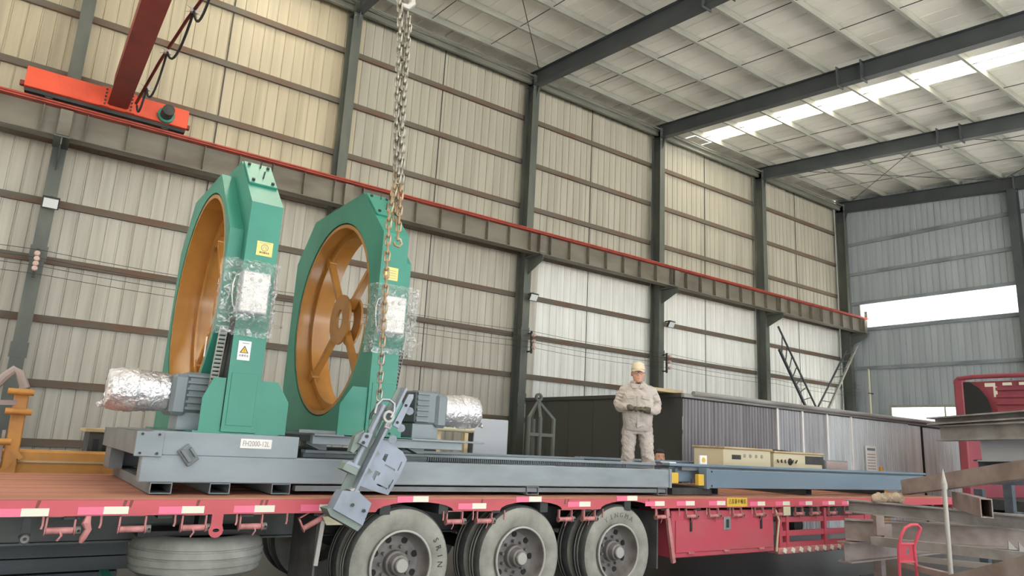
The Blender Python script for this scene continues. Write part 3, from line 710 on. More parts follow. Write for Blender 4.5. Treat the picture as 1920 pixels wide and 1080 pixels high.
MB().box(8.82, 8.98, TY-.004, TY+.01, .86, BZ, .004).build('side_marker', beige_m, tr)
sg = MB().box(7.62, 8.03, TY-.006, TY, .985, 1.095).build('warning_plate', sign_m, tr)
for q, ch in enumerate('己昌量中輔信'): front_text('character', ch, .062, (7.675+q*.06, TY-.007, 1.045), ink_m, sg, .8)
# spare tyre lying under the deck
sp_ = thing('spare_wheel', (1.5-5, 6.58-7.25, .40)); sp_.parent = tr
prof = [(.02, .30), (.0, .38), (.02, .46), (.05, .505), (.085, .515), (.09, .505), (.10, .505), (.105, .52), (.15, .525), (.155, .512), (.165, .512), (.17, .525), (.215, .52), (.22, .508), (.23, .508), (.235, .515), (.27, .50), (.30, .46), (.32, .38), (.30, .30)]
MB().lathe(prof, (1.5, 6.58, .45), (0, 0, 1), 48).build('tyre', tyre_s, sp_)
MB().lathe([(.05, .0), (.05, .31), (.27, .31), (.27, 0)], (1.5, 6.58, .45), (0, 0, 1), 32, False).build('rim', dark_m, sp_)
b = MB(); b.box(1.0, 2.0, 6.4, 6.75, .76, .80); b.box(1.46, 1.54, 6.5, 6.66, .78, .97); b.build('carrier', dark_m, tr)
b = MB(); b.box(.80, 1.30, 6.12, 6.2, .34, .40); b.box(.80, .86, 6.12, 6.6, .40, .50); b.build('carrier_arm', green_m, tr)
# cardboard / timber under the spare tyre, steel stacked on the floor behind the trailer
tag(MB().box(1.2, 2.15, 6.3, 7.2, .10, .20, .005).build('timber_block', wood_m), 'pale timber block on the floor under the spare tyre', 'timber')
lbl = ['lowest', 'second from the floor', 'third from the floor', 'topmost']
for q in range(6):
    z = .06+q*.145
    dz = random.uniform(-.15, .15)
    t = MB().ext(cprof(.13, .5, .012), (-5, 8.9+dz*.2, z), (1.3+dz, 8.9+dz*.2, z), up=(0, 0, 1)).build('steel_channel', mat('stacked_channel_steel', (134, 140, 144), .55, .05, (104, 110, 114), (.6, 3, 3)))
    tag(t, ['lowest dark steel channel of the stack on the floor behind the trailer, left', 'second dark channel from the floor in the stack behind the trailer', 'third channel from the floor in the stack behind the trailer', 'fourth channel from the floor in the stack behind the trailer', 'fifth channel from the floor in the stack behind the trailer', 'topmost dark channel of the stack behind the trailer'][q], 'steel channel', 'channels stacked behind the trailer')

# ================================================================== PIPE ROTATING MACHINE
BY0, BY1 = 6.2, 8.45
ma = thing('pipe_rotator_base', (3.9, 7.3, DZ), 'long grey machine base on the trailer with the left green ring stand', 'machine')
XB0, XB1, XU1 = .91, 6.86, 2.13
for yy in (BY0, BY1-.12):
    MB().box(XB0, XB1, yy, yy+.12, 1.19, 1.405, .008).build('side_beam', base_m, ma)
    MB().box(XU1+.02, XB1-.05, yy+.02, yy+.10, 1.13, 1.175).build('skid_rail', base_d, ma)
fb = MB().ext(tprof(.085, .16, .008), (0, BY0-7.3, 0), (0, BY1-7.3, 0)).mesh('foot_tube'); fb.materials.append(base_d)
for x in (1.08, 1.52, 2.02, 4.72, 6.72): part('foot_tube', fb, None, ma, (x-3.9, 0, 1.147-DZ))
MB().box(XB0+.05, XU1, BY0-.004, BY1, 1.40, 1.585, .006).build('head_block', base_m, ma)
MB().box(XB0-.06, XB0+.14, BY0-.02, BY0-.004, 1.385, 1.575, .004).build('corner_plate', base_m, ma)
for x, z in ((.89, 1.555), (1.01, 1.555), (.89, 1.41), (1.01, 1.41)): MB().cyl((x, BY0-.034, z), (x, BY0-.02, z), .010, n=8).build('bolt', dark_m, ma)
MB().box(XB0-.05, XB0+.05, BY0+.0, BY1, 1.395, 1.575, .004).build('end_face', base_d, ma)
MB().box(XB0-.02, XB0+.1, BY1-.5, BY1-.1, 1.19, 1.4).build('rear_foot', base_d, ma)
R45 = Matrix.Rotation(PI/4+.1, 3, 'Y')
b = MB(); b.obox((1.24, BY0-.02, 1.405), (.15, .03, .10), R45, .004); b.obox((1.22, BY0-.045, 1.40), (.12, .03, .03), R45, .004); b.obox((1.27, BY0-.04, 1.43), (.08, .05, .02), R45); b.build('lifting_lug', base_d, ma)
fl = MB().box(1.635, 1.893, BY0-.008, BY0-.004, 1.475, 1.552).build('name_label', paper_m, ma)
front_text('lettering', 'FH2000-12L', .062, (1.763, BY0-.009, 1.512), inkg_m, fl, .72)
# rails with racks towards the right
for yy, xe in ((6.55, 6.92), (7.95, 6.92)):
    MB().box(2.3, xe, yy-.05, yy+.07, 1.445, 1.475, .004).build('guide_rail', base_m, ma)
    MB().box(2.3, xe, yy-.01, yy+.05, 1.405, 1.445).build('rail_web', base_d, ma)
    tb = MB().box(-.006, .006, -.014, 0, -.02, .02).mesh('rack_teeth')
    rk = MB(); x = 3.6
    while x < xe-.5: rk.box(x, x+.012, yy-.026, yy-.01, 1.408, 1.444); x += .026
    tag(rk.build('rack_teeth', base_d, ma), kind='stuff')
for x in (XB1-.12, 2.2, 4.6): MB().box(x, x+.1, BY0+.121, BY1-.121, 1.2, 1.4).build('cross_beam', base_d, ma)
MB().box(XB1-.03, XB1+.01, BY0-.012, BY0+.14, 1.19, 1.415).build('end_plate', base_m, ma)
MB().box(2.14, 6.8, BY0+.15, BY1-.15, 1.2, 1.21).build('bottom_plate', dark_m, ma)

CY, CZ = 7.54, 2.89
def circ(r, n=48, cy=CY, cz=CZ): return [(cy+r*math.cos(2*PI*i/n), cz+r*math.sin(2*PI*i/n)) for i in range(n)]
def ring_stand(par, xa, sgn, zb):
    """xa: pillar side facing away from its motor ; sgn +1 when the motor lies towards +X"""
    X = lambda d: xa+sgn*d
    xl = lambda a, b_: (min(X(a), X(b_)), max(X(a), X(b_)))
    frame_ = [(6.25, zb), (6.25, 3.62), (6.87, 4.19), (8.33, 4.19), (8.86, 3.74), (8.86, 2.15), (8.55, zb)]
    MB().prism([frame_, circ(1.085)], lambda u, v: (X(0), u, v), (sgn*.28, 0, 0)).build('ring_frame', green_m, par)
    cov = [(6.395, 2.60), (6.395, 3.38), (7.10, 4.09), (8.28, 4.09), (8.74, 3.58), (8.74, zb), (7.05, zb), (6.78, 2.03), (6.60, 2.24), (6.46, 2.43)]
    MB().prism([cov, circ(1.085)], lambda u, v: (X(.281), u, v), (sgn*.12, 0, 0)).build('drive_cover', green_m, par)
    MB().prism([[(6.262, 2.58), (6.40, 2.58), (6.47, 2.42), (6.79, 2.02), (6.79, zb+.05), (6.262, zb+.05)]], lambda u, v: (X(.2815), u, v), (sgn*.003, 0, 0)).build('drive_recess_shade', black_m, par)  # flat black plate painting the shade inside the housing
    MB().box(*xl(.401, .403), 6.66, 6.72, 2.24, 2.42).build('cover_label', paper_m, par)
    # cap plate on the front slope
    d = V(0, 6.87-6.25, 4.19-3.62).normalized(); n = V(0, -d.z, d.y)
    R = Matrix(((1, 0, 0), (0, d.y, n.y), (0, d.z, n.z)))
    xc = X(.14); c = V(xc, 6.25, 3.62)+d*.58+n*.012
    cp = MB().obox(c, (.26, .46, .025), R, .004).build('cap_plate', green_m, par)
    for sx in (-.09, .09):
        for sd in (-.18, .16): MB().obox(c+V(sx, 0, 0)+d*sd+n*.02, (.025, .025, .025), R).build('bolt', dark_m, cp)
    for sd in (-.1, .13): MB().bar(c+V(.01, 0, 0)+d*sd+n*.02, c+V(.03, 0, 0)+d*(sd+.09)+n*.05, .012, .012).build('pin', dark_m, cp)
    # base gussets and access cover
    for a, wg in ((-.265, .262), (.282, .17 if sgn < 0 else .10)):
        x0, x1 = xl(a, a+wg)
        up = [(x0, zb), (x1, zb), (x1, zb+.28), (x1-.12 if (a > 0) == (sgn > 0) else x1, zb+.47), (x0 if (a > 0) == (sgn > 0) else x0+.12, zb+.47), (x0, zb+.28)]
        if (a > 0) == (sgn > 0): up = [(x0, zb), (x1, zb), (x1, zb+.28), (x1-wg*.42, zb+.45), (x0, zb+.45)]
        else: up = [(x0, zb), (x1, zb), (x1, zb+.45), (x0+wg*.42, zb+.45), (x0, zb+.28)]
        MB().prism([up], lambda u, v: (u, 6.27, v), (0, .02, 0)).build('gusset', green_m, par)
    x0, x1 = xl(.03, .25); MB().box(x0, x1, 6.244, 6.25, zb+.06, zb+.5, .002).build('access_cover', green_m, par)
    MB().box(*xl(-.2, .5), 6.25, 8.6, zb-.012, zb+.005).build('foot_plate', green_m, par)
    # rotor ring
    x0, x1 = (X(.395) if sgn < 0 else X(.01)), (X(.005) if sgn < 0 else X(.415))
    MB().lathe([(0, 1.03), (0, 1.07), (x1-x0, 1.07), (x1-x0, 1.03)], (x0, CY, CZ), (1, 0, 0), 72).build('rotor_ring', yell_m, par, 30)
    xm = x0+(.235 if sgn < 0 else .17)
    ri = MB().lathe([(-.012, .95), (-.012, 1.032), (.012, 1.032), (.012, .95)], (xm, CY, CZ), (1, 0, 0), 72).build('inner_rib', yell_m, par, 30)
    xs = x0+(.29 if sgn < 0 else .18)
    for q in range(4):
        a = PI/4+q*PI/2+.12; dv = V(0, math.cos(a), math.sin(a)); o = V(xs, CY, CZ)
        sk = MB().bar(o+dv*.2, o+dv*1.0, .055, .075, (1, 0, 0), .004).build('spoke', yell_m, par)
        MB().obox(o+dv*.99, (.12, .10, .10), frame(V(0, 0, 0), dv, (1, 0, 0)), .006).build('spoke_foot', yell_m, sk)
    hub = lambda: [(CY+.20*math.cos(2*PI*i/36)*(1+.0), CZ+.30*math.sin(2*PI*i/36)) for i in range(36)]
    for dx in ((.24, .35) if sgn < 0 else (.12, .26)):
        MB().prism([circ(.285, 36), [(CY+.075*math.cos(2*PI*i/24), CZ+.115*math.sin(2*PI*i/24)) for i in range(24)]], lambda u, v: (x0+dx, u, v), (.025, 0, 0)).build('hub_plate', yell_m, par)
    # roller chain of the drive, running down between cover and motor
    ch = MB(); p0, p1 = V(X(.345), 6.355, 2.46), V(X(.345), 6.47, 1.95)
    for q in range(16):
        p = p0.lerp(p1, q/15); dd = (p1-p0).normalized()
        for s_ in (-1, 1): ch.obox(p+V(s_*.030, 0, 0), (.006, .026, .04), frame(V(0, 0, 0), dd, (1, 0, 0)) @ Matrix.Rotation(PI/2, 3, 'Y'))
        ch.cyl(p+V(-.03, 0, 0), p+V(.03, 0, 0), .012, n=8)
    ch.build('drive_chain', lite_m if sgn < 0 else bolt_m, par)
    MB().lathe([(-.015, .05), (-.015, .15), (.015, .15), (.015, .05)], (X(.36), 6.95, zb+.36), (1, 0, 0), 20).build('sprocket', dark_m, par)
    # gear motor
    mo = -.09 if sgn < 0 else .29
    gx0, gx1 = xl(.37+mo, .64+mo)
    gy, gz = 6.72, zb+.32
    gm = MB().box(gx0, gx1, gy-.18, gy+.18, gz-.17, gz+.17, .02).build('gearbox', gear_m, par)
    fx0, fx1 = xl(.60+mo, .74+mo); MB().box(fx0, fx1, gy-.21, gy+.21, gz-.20, gz+.15, .03).build('gearbox_flange', gear_m, gm)
    for q in range(6): MB().box(gx0+.01, gx1-.12 if sgn > 0 else gx1-.01, gy-.20, gy-.17, gz-.15+q*.055, gz-.125+q*.055, .004).build('cooling_fin', gear_m, gm)
    MB().box(*xl(.36+mo, .66+mo), gy-.16, gy+.2, zb, gz-.17, .004).build('motor_pedestal', base_m, par)
    MB().cyl((X(.30), gy, gz), (X(.45+mo), gy, gz), .05, n=14).build('output_shaft', dark_m, gm)
    # foil wrapped motor
    L0, L1 = .72+mo, 1.2+mo
    nn, mm = 36, 26; mb = MB(); vs = []
    for j in range(mm+1):
        t_ = j/mm; xx = X(L0+(L1-L0)*t_)
        r = .15+.018*math.sin(t_*3)+(.012 if t_ > .55 else 0)
        if j == 0: r = .11
        if j == mm: r = .145
        for i in range(nn):
            a = 2*PI*i/nn; k2 = r*(1+random.uniform(-.05, .06))
            vs.append((xx+random.uniform(-.008, .008), gy-.02+k2*math.cos(a), gz-.01+k2*math.sin(a)))
    fs = [(j*nn+i, j*nn+(i+1) % nn, (j+1)*nn+(i+1) % nn, (j+1)*nn+i) for j in range(mm) for i in range(nn)]
    fs += [tuple(range(nn)), tuple(range(mm*nn, (mm+1)*nn))]
    mb.add(vs, fs); mw = mb.build('wrapped_motor', foil_m, par, 60)
    MB().tube([(X(L1), gy-.10+.02*math.cos(q), gz-.12+.01*math.sin(q*2)) if False else (X(L1+.02+.012*q), gy-.1, gz-.14-.006*(q % 3)) for q in range(5)], [.03, .02, .026, .016, .004], 7).build('foil_twist', foil_m, mw)
    # control box in stretch film on the pillar front
    bx0, bx1 = (X(.12), X(.36)) if sgn < 0 else (X(.02), X(.25))
    bx0, bx1 = min(bx0, bx1), max(bx0, bx1)
    if sgn < 0: bx0, bx1 = xa-.305, xa-.065
    cb = MB().box(bx0, bx1, 6.12, 6.25, 2.60, 2.96, .006).build('control_box', panel_m, par)
    MB().box(bx0+.01, bx1-.01, 6.112, 6.12, 2.61, 2.95, .004).build('box_door', paper_m, cb)
    for q in range(2): MB().cyl((bx0+.08+q*.07, 6.104, 2.89), (bx0+.08+q*.07, 6.112, 2.89), .016, n=14).build('button', lite_m, cb)
    MB().tube([(bx0+.0, 6.22, 2.94), (bx0-.035, 6.2, 2.92), (bx0-.05, 6.2, 2.84), (bx0-.045, 6.2, 2.74), (bx0-.03, 6.2, 2.66), (bx0+.0, 6.21, 2.62)], .005, 6).build('box_cable', paper_m, cb)
    fb_ = MB(); z0, z1 = 2.42, 3.10; nz_ = 30; ring = []
    x0, x1 = xl(-.02, .42); xo0, xo1 = x0-.012, x1+.012
    base = []
    npx = 14
    for i in range(npx+1): base.append((xo0+(xo1-xo0)*i/npx, None))
    vs = []
    for j in range(nz_+1):
        z = z0+(z1-z0)*j/nz_
        zj = (random.uniform(-.03, .03) if j in (0, nz_) else 0)
        row = [(xo0, 6.40)]+[(xo1 if False else xo0+(xo1-xo0)*i/npx, None) for i in range(npx+1)]+[(xo1, 6.44)]
        for i, (x, y) in enumerate(row):
            if y is None:
                inb = max(0, 1-max(0, bx0-x, x-bx1)/.06)*max(0, 1-max(0, 2.54-z, z-3.0)/.08)
                y = 6.238-.145*inb
            jit = .010
            vs.append((x+random.uniform(-jit, jit), y+random.uniform(-jit, jit)-.004, z+zj+random.uniform(-jit, jit)))
        m_ = len(row)
    fs = [(j*m_+i, j*m_+i+1, (j+1)*m_+i+1, (j+1)*m_+i) for j in range(nz_) for i in range(m_-1)]
    fb_.add(vs, fs); fb_.build('stretch_film', film_m, par, 25)
    MB().add([(x1+random.uniform(-.0, .12), 6.22+random.uniform(-.04, .04), 2.55+random.uniform(-.05, .05)) for q in range(8)]+[(x1-.02, 6.24, 2.5), (x1-.02, 6.24, 2.62)], [(8, 0, 1), (0, 2, 1), (1, 2, 3), (8, 4, 0), (9, 5, 1), (5, 6, 3)]).build('loose_film', film_m, par, 25)
    # stickers
    yx0 = xa+.05*sgn if sgn < 0 else xa+.1
    yx0 = xa-.19 if sgn < 0 else xa+.05
    ys = MB().box(yx0, yx0+.14, 6.244, 6.25, 3.14, 3.27).build('yellow_sticker', yelp_m, par)
    if sgn < 0:
        MB().lathe([(0, .026), (0, .033), (.002, .033), (.002, .026)], (yx0+.07, 6.2425, 3.215), (0, 1, 0), 20).build('sticker_ring', inkg_m, ys)
        front_text('character', '八', .040, (yx0+.07, 6.243, 3.215), inkg_m, ys); front_text('character', '请注意安全', .018, (yx0+.07, 6.243, 3.168), ink_m, ys)
        MB().box(yx0+.015, yx0+.12, 6.2425, 6.244, 3.255, 3.259).build('print_line', inkg_m, ys)
        wx = xa-.23
        ws = MB().box(wx, wx+.105, 6.244, 6.25, 2.205, 2.37).build('warning_sticker', paper_m, par)
        tri = [(wx+.0525+.043*math.cos(a), 2.288+.043*math.sin(a)) for a in (PI/2, PI/2+2*PI/3, PI/2+4*PI/3)]
        MB().prism([tri], lambda u, v: (u, 6.2435, v), (0, .001, 0)).build('warning_triangle', ink_m, ws)
        tri = [(wx+.0525+.031*math.cos(a), 2.287+.031*math.sin(a)) for a in (PI/2, PI/2+2*PI/3, PI/2+4*PI/3)]
        MB().prism([tri], lambda u, v: (u, 6.2425, v), (0, .001, 0)).build('triangle_field', sign_m, ws)
        front_text('character', '!', .036, (wx+.0525, 6.242, 2.288), ink_m, ws); front_text('character', '注意安全', .021, (wx+.0525, 6.2435, 2.243), ink_m, ws)
        MB().box(wx+.03, wx+.09, 6.2425, 6.244, 2.348, 2.354).build('print_line', inkg_m, ws)
    else:
        for q in range(4): MB().box(yx0+.02, yx0+.12, 6.2425, 6.244, 3.16+q*.025, 3.164+q*.025).build('print_line', inkg_m, ys)
ring_stand(ma, 1.755, -1, 1.595)
ca = thing('sliding_ring_carriage', (3.3, 7.3, 1.475), 'sliding grey carriage with the right green ring and its ochre spoked wheel', 'machine')
ZC = 1.625
MB().box(2.28, 4.10, 6.25, 8.4, 1.605, 1.625, .003).build('table_plate', base_m, ca)
MB().box(2.28, 3.85, 6.28, 6.36, 1.53, 1.605, .004).build('table_beam', base_m, ca); MB().box(2.28, 3.85, 8.2, 8.28, 1.53, 1.605, .004).build('table_beam', base_m, ca)
for x in (2.4, 3.42):
    MB().prism([[(x, 1.48), (x+.07, 1.48), (x+.07, 1.53), (x-.12, 1.53)]], lambda u, v: (u, 6.42, v), (0, .12, 0)).build('slide_foot', base_m, ca)
    MB().box(x, x+.1, 7.9, 8.1, 1.476, 1.53).build('slide_foot', base_m, ca)
MB().box(2.15, 2.55, 6.29, 6.42, 1.626, 1.655, .003).build('channel_offcut', base_d, ca)
ring_stand(ca, 2.76, 1, ZC)
# what lies on the carriage behind the motor
gp = thing('grey_panel_cabinet', (5.85, 8.9, 0), 'light grey sheet metal cabinet standing behind the right wrapped motor', 'cabinet')
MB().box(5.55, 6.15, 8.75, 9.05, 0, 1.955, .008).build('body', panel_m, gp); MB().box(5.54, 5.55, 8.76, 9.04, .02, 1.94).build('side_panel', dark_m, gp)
tag(MB().cyl((4.55, 8.40, 1.785), (5.3, 8.40, 1.785), .05, n=14).build('pipe_offcut', beige_m), 'dusty pipe lying on blocks behind the right motor', 'pipe')
for q, (x, z0, z1) in enumerate(((4.75, 1.406, 1.733), (5.18, 1.406, 1.733))):
    tag(MB().box(x-.03, x+.03, 8.35, 8.43, z0, z1, .004).build('timber_post', wood_m), ['left', 'right'][q]+' short timber post under the dusty pipe behind the motor', 'timber', 'timber posts')
tag(MB().box(4.2, 4.7, 8.34, 8.44, 1.406, 1.62, .01).build('timber_offcut', dark_m), 'dark timber offcut behind the motor pedestal', 'timber')

# second frame on the deck
XF0, XF1 = 7.56, 13.7
fr = thing('rail_frame', (10.6, 7.2, DZ), 'blue grey rail frame with yellow end blocks on the front trailer deck', 'frame')
for yy in (6.2, 8.2): MB().box(XF0, XF1, yy, yy+.1, 1.19, 1.425, .006).build('side_beam', blue_m, fr)
for yy in (6.32, 8.05): MB().box(6.98, XF1, yy, yy+.14, 1.45, 1.485, .006).build('top_rail', blue_m, fr)
for yy in (6.36, 8.09): MB().box(7.25, XF1, yy, yy+.06, 1.40, 1.45).build('rail_web', base_d, fr)
MB().box(XF0-.03, XF0+.03, 6.185, 6.32, 1.18, 1.44, .004).build('end_plate', blue_m, fr)
for z in (1.22, 1.40): MB().cyl((XF0+.08, 6.19, z), (XF0+.08, 6.2, z), .012, n=8).build('bolt', dark_m, fr)
MB().box(7.2, 7.5, 6.42, 6.55, 1.25, 1.43, .01).build('stop_block', blue_m, fr)
MB().box(7.0, 7.12, 6.34, 6.5, 1.485, 1.5, .002).build('label_plate', paper_m, fr)
MB().box(6.97, 7.12, 6.30, 6.36, 1.24, 1.37, .004).build('yellow_block', sign_m, fr)
MB().box(7.41, 7.52, 6.22, 6.28, 1.22, 1.36, .004).build('yellow_block', sign_m, fr)
ft = MB().ext(tprof(.085, .16, .008), (0, -.95, 0), (0, 1.1, 0)).mesh('foot_tube'); ft.materials.append(dark_m)
for x in (7.75, 9.9, 12.0): part('foot_tube', ft, None, fr, (x-10.6, 0, 1.147-DZ))
MB().box(6.95, 7.7, 6.25, 6.35, 1.105, 1.185).build('front_skid', dark_m, fr)
p = at(1318, 860, 6.45)
st_ = MB().box(p.x-.07, p.x+.07, 6.44, 6.46, 1.486, 1.60).build('yellow_tag', paper_m); tag(st_, 'small white tag with a yellow round mark standing on the blue frame rail', 'tag')
MB().cyl((p.x, 6.436, 1.54), (p.x, 6.44, 1.54), .035, n=14).build('round_mark', sign_m, st_)
# beige cabinets lying across the frame
for q, (a, c, l) in enumerate(((1357, 1449, 'left beige control cabinet with a row of round holes lying on the blue frame'), (1451, 1545, 'right beige control cabinet with dark openings lying on the blue frame'))):
    Y_ = 7.3
    p0, p1 = at(a, 852, Y_), at(c, 878, Y_)
    t = thing('control_cabinet', ((p0.x+p1.x)/2, Y_+.3, 1.45), l, 'cabinet', 'beige cabinets on the frame')
    MB().box(p0.x, p1.x-.05, Y_, Y_+.6, 1.43, 1.72-.02*q, .01).build('body', beige_m, t)
    MB().box(p0.x-.02, p1.x-.03, Y_-.03, Y_+.62, 1.72-.02*q, 1.75-.02*q, .004).build('lid', wood_m, t)
    if q == 0:
        MB().box(p0.x+.2, p0.x+.42, Y_-.008, Y_, 1.56, 1.63).build('display', dark_m, t)
        for k_ in range(4): MB().cyl((p0.x+.52+k_*.15, Y_-.008, 1.62), (p0.x+.52+k_*.15, Y_, 1.62), .03, n=10).build('knob_hole', inkg_m, t)
    else:
        MB().box(p0.x+.9, p1.x-.02, Y_-.008, Y_, 1.53, 1.67).build('opening', dark_m, t)
        MB().cyl((p0.x+.45, Y_-.008, 1.56), (p0.x+.45, Y_, 1.56), .06, n=12).build('cable_hole', dark_m, t)
bb = thing('grey_case', at(1570, 878, 7.6), 'low grey case lying on the blue frame right of the beige cabinets', 'case')
p0, p1 = at(1548, 870, 7.6), at(1590, 882, 7.6); MB().box(p0.x, p1.x, 7.6, 8.0, 1.42, 1.62, .01).build('body', base_d, bb); MB().box(p0.x+.02, p1.x-.02, 7.59, 7.6, 1.44, 1.60).build('front_panel', bbrn_m, bb)
cb = MB(); p0 = at(1420, 851, 7.5)
for q in range(6): cb.tube([p0+V(.1*q, 0, .05), p0+V(.1*q+.3, .1, .08), p0+V(.15*q+.5, .0, .05), p0+V(.1*q+.2, -.26, -.12)], .012, 5)
tag(cb.build('cable_bundle', black_m), 'tangle of black cable on top of the beige cabinets', 'cable')

# ================================================================== CHAIN AND HANGING FIXTURE
HY = 5.6
lk = MB(); lp = []
L_, W_, r_ = .030, .020, .0105
for q in range(6): a = -PI/2+PI*q/5; lp.append((0, W_*math.sin(a), L_+W_*math.cos(a)) )
lp = [(0, W_*math.cos(PI*q/5), L_+W_*math.sin(PI*q/5)) for q in range(6)]+[(0, W_*math.cos(PI+PI*q/5), -L_+W_*math.sin(PI+PI*q/5)) for q in range(6)]
lk.tube(lp, r_, 6, closed=True); link_me = lk.mesh('link', smooth=60); link_me.materials.append(chain_m)
link_me2 = link_me.copy(); link_me2.materials.clear(); link_me2.materials.append(rustc_m)
def chain(par, pts, pitch=.076, rust=None):
    """links threaded along a polyline"""
    pts = [Vector(p) for p in pts]; d = 0; k = 0; segs = [(a, c, (c-a).length) for a, c in zip(pts[:-1], pts[1:])]; tot = sum(s_[2] for s_ in segs)
    while d < tot:
        e = d
        for a, c, l in segs:
            if e <= l: break
            e -= l
        p = a.lerp(c, min(1, e/l)); R = frame(V(0, 0, 0), c-a, (1, 0, 0)) @ Matrix.Rotation(PI/2, 3, 'Y') @ Matrix.Rotation(.5+(PI/2 if k % 2 else 0)+random.uniform(-.15, .15), 3, 'Z')
        o = bpy.data.objects.new('link', link_me2 if rust and rust(p) else link_me); C.objects.link(o); o.parent = par
        o.location = p-wloc(par); o.rotation_euler = R.to_euler(); d += pitch; k += 1
    return k
hp = at(757, -12, HY)
hkt = thing('crane_hook', hp, 'white steel crane hook at the top edge holding the chains', 'hook')
c = hp
MB().tube([c+V(-.03, 0, .12), c+V(.02, 0, .05), c+V(.085, 0, .0), c+V(.10, 0, -.07), c+V(.05, 0, -.13), c+V(-.03, 0, -.13), c+V(-.075, 0, -.07)], [.024, .028, .034, .036, .032, .024, .012], 10).build('hook', lite_m, hkt)
MB().obox(c+V(-.03, 0, .30), (.22, .14, .36), None, .03).build('hook_block', oran_m, hkt)
for s_ in (-1, 1): MB().cyl(c+V(-.03+.07*s_, 0, .45), c+V(-.03+.07*s_, 0, 6.0), .012, n=6).build('wire_rope', dark_m, hkt)
top = at(757, 6, HY)
rust_lo = lambda p: p.z < 3.95 and p.z > 2.4
t = thing('hoist_chain', at(712, 742, HY), 'long galvanised chain doubled over the hook, one leg holding the hanging grey fixture', 'chain')
A_ = at(745, 350, HY)
chain(t, [top+V(-.05, -.02, 0), at(748, 60, HY)+V(0, -.02, 0), at(742, 200, HY)+V(0, -.02, 0), at(741, 340, HY)+V(0, -.02, 0), at(730, 400, HY), at(724, 520, HY), at(711, 748, HY)], rust=rust_lo)
t2 = thing('hoist_chain', at(745, 448, HY), 'spare chain legs hanging beside it and ending at an open hook by the green ring', 'chain')
chain(t2, [top+V(.03, .03, 0), at(764, 60, HY+.03), at(757, 200, HY+.03), at(753, 330, HY+.03), at(749, 400, HY+.03), at(746, 448, HY+.03)], rust=rust_lo)
chain(t2, [top+V(.0, .06, -.05), at(757, 60, HY+.07), at(749, 200, HY+.07), at(748, 330, HY+.07), at(741, 400, HY+.07), at(744, 430, HY+.06)], rust=rust_lo)
chain(t2, [at(752, 20, HY+.12), at(754, 120, HY+.11), at(744, 240, HY+.11), at(742, 340, HY+.1), at(738, 395, HY+.08)])
chain(t2, [at(768, 40, HY-.03), at(759, 150, HY-.05), at(752, 270, HY-.05), at(746, 345, HY-.05)])
e = at(745, 452, HY+.03)
MB().tube([e+V(-.02, 0, .03), e+V(.03, 0, .02), e+V(.045, 0, -.02), e+V(.02, 0, -.05), e+V(-.02, 0, -.045), e+V(-.035, 0, -.015)], .011, 8).build('grab_hook', rustc_m, t2)

fx = thing('hanging_clamp_fixture', at(650, 940, HY), 'grey painted steel clamp fixture hanging tilted from the chain in front of the trailer', 'fixture')
def q6(x, y, Y=HY): return at(600+x/3.6, 700+y/3.6, Y)
def poly6(name, pts, m, Y, th, holes=(), par=fx):
    P = [[(q6(x, y, Y).x, q6(x, y, Y).z) for x, y in l] for l in [pts]+list(holes)]
    return MB().prism(P, lambda u, v: (u, Y, v), (0, th, 0)).build(name, m, par)
T0, T1 = q6(500, 160), q6(215, 800)
ax_ = (T1-T0).normalized(); sd = V(ax_.z, 0, -ax_.x); sd = sd if sd.x < 0 else -sd      # sideways, towards the left
MB().bar(T0+sd*.06, T1+sd*.06, .012, .13, (0, 1, 0)).build('web_plate', toolg_m, fx) if False else None
mbw = MB(); mbw.bar(q6(445, 225)+V(0, .05, 0), q6(180, 800)+V(0, .05, 0), .012, .085, V(-sd.x, 0, -sd.z)); mbw.build('web_plate', toolg_m, fx)
MB().bar(q6(568, 100)+V(0, .0, 0), q6(222, 800)+V(0, .0, 0), .11, .022, V(-sd.x, 0, -sd.z)).build('flange_bar', tool_m, fx)
MB().bar(q6(555, 110)+V(0, .02, 0), q6(475, 260)+V(0, .02, 0), .012, .08, V(-sd.x, 0, -sd.z)).build('tip_plate', toolg_m, fx)
poly6('slotted_plate', [(415, 445), (470, 468), (560, 530), (587, 582), (540, 690), (460, 822), (375, 797), (250, 752)], tool_m, HY+.02, .016,
      [[(420, 580), (440, 540), (462, 548), (440, 600)], [(352, 700), (375, 655), (408, 672), (398, 690), (380, 690), (366, 726)], [(440, 612), (508, 650), (503, 660), (435, 622)], [(520, 655), (548, 595), (556, 600), (528, 660)], [(385, 742), (455, 776), (450, 786), (380, 752)], [(455, 775), (490, 715), (498, 720), (463, 782)]])
for tri in ([(345, 555), (378, 502), (408, 548)], [(288, 680), (318, 622), (355, 668)]): poly6('rib', tri, toolg_m, HY+.0, .02)
poly6('foot_plate', [(200, 785), (235, 775), (272, 800), (250, 820)], lite_m, HY-.04, .1)
bx6 = [(152, 792), (262, 800), (348, 878), (288, 1028), (88, 915)]
poly6('foot_box', bx6, tool_m, HY-.08, .14)
poly6('foot_sole', [(48, 915), (92, 905), (292, 1022), (255, 1066), (70, 962)], toolg_m, HY-.06, .16)
for (x, y) in ((222, 888), (298, 928)): MB().cyl(q6(x, y, HY-.1), q6(x, y, HY-.08), .014, n=8).build('bolt', dark_m, fx)
MB().cyl(q6(432, 212, HY-.03), q6(232, 622, HY-.03), .022, n=14).build('slide_rod', tool_m, fx)
MB().cyl(q6(420, 205, HY+.03), q6(330, 390, HY+.03), .016, n=12).build('slide_rod', steel_m, fx)
poly6('clamp_block', [(262, 470), (300, 400), (358, 408), (318, 500)], tool_m, HY-.07, .09)
for (x, y) in ((318, 425), (294, 468)): MB().cyl(q6(x, y, HY-.085), q6(x, y, HY-.07), .014, n=8).build('bolt', dark_m, fx)
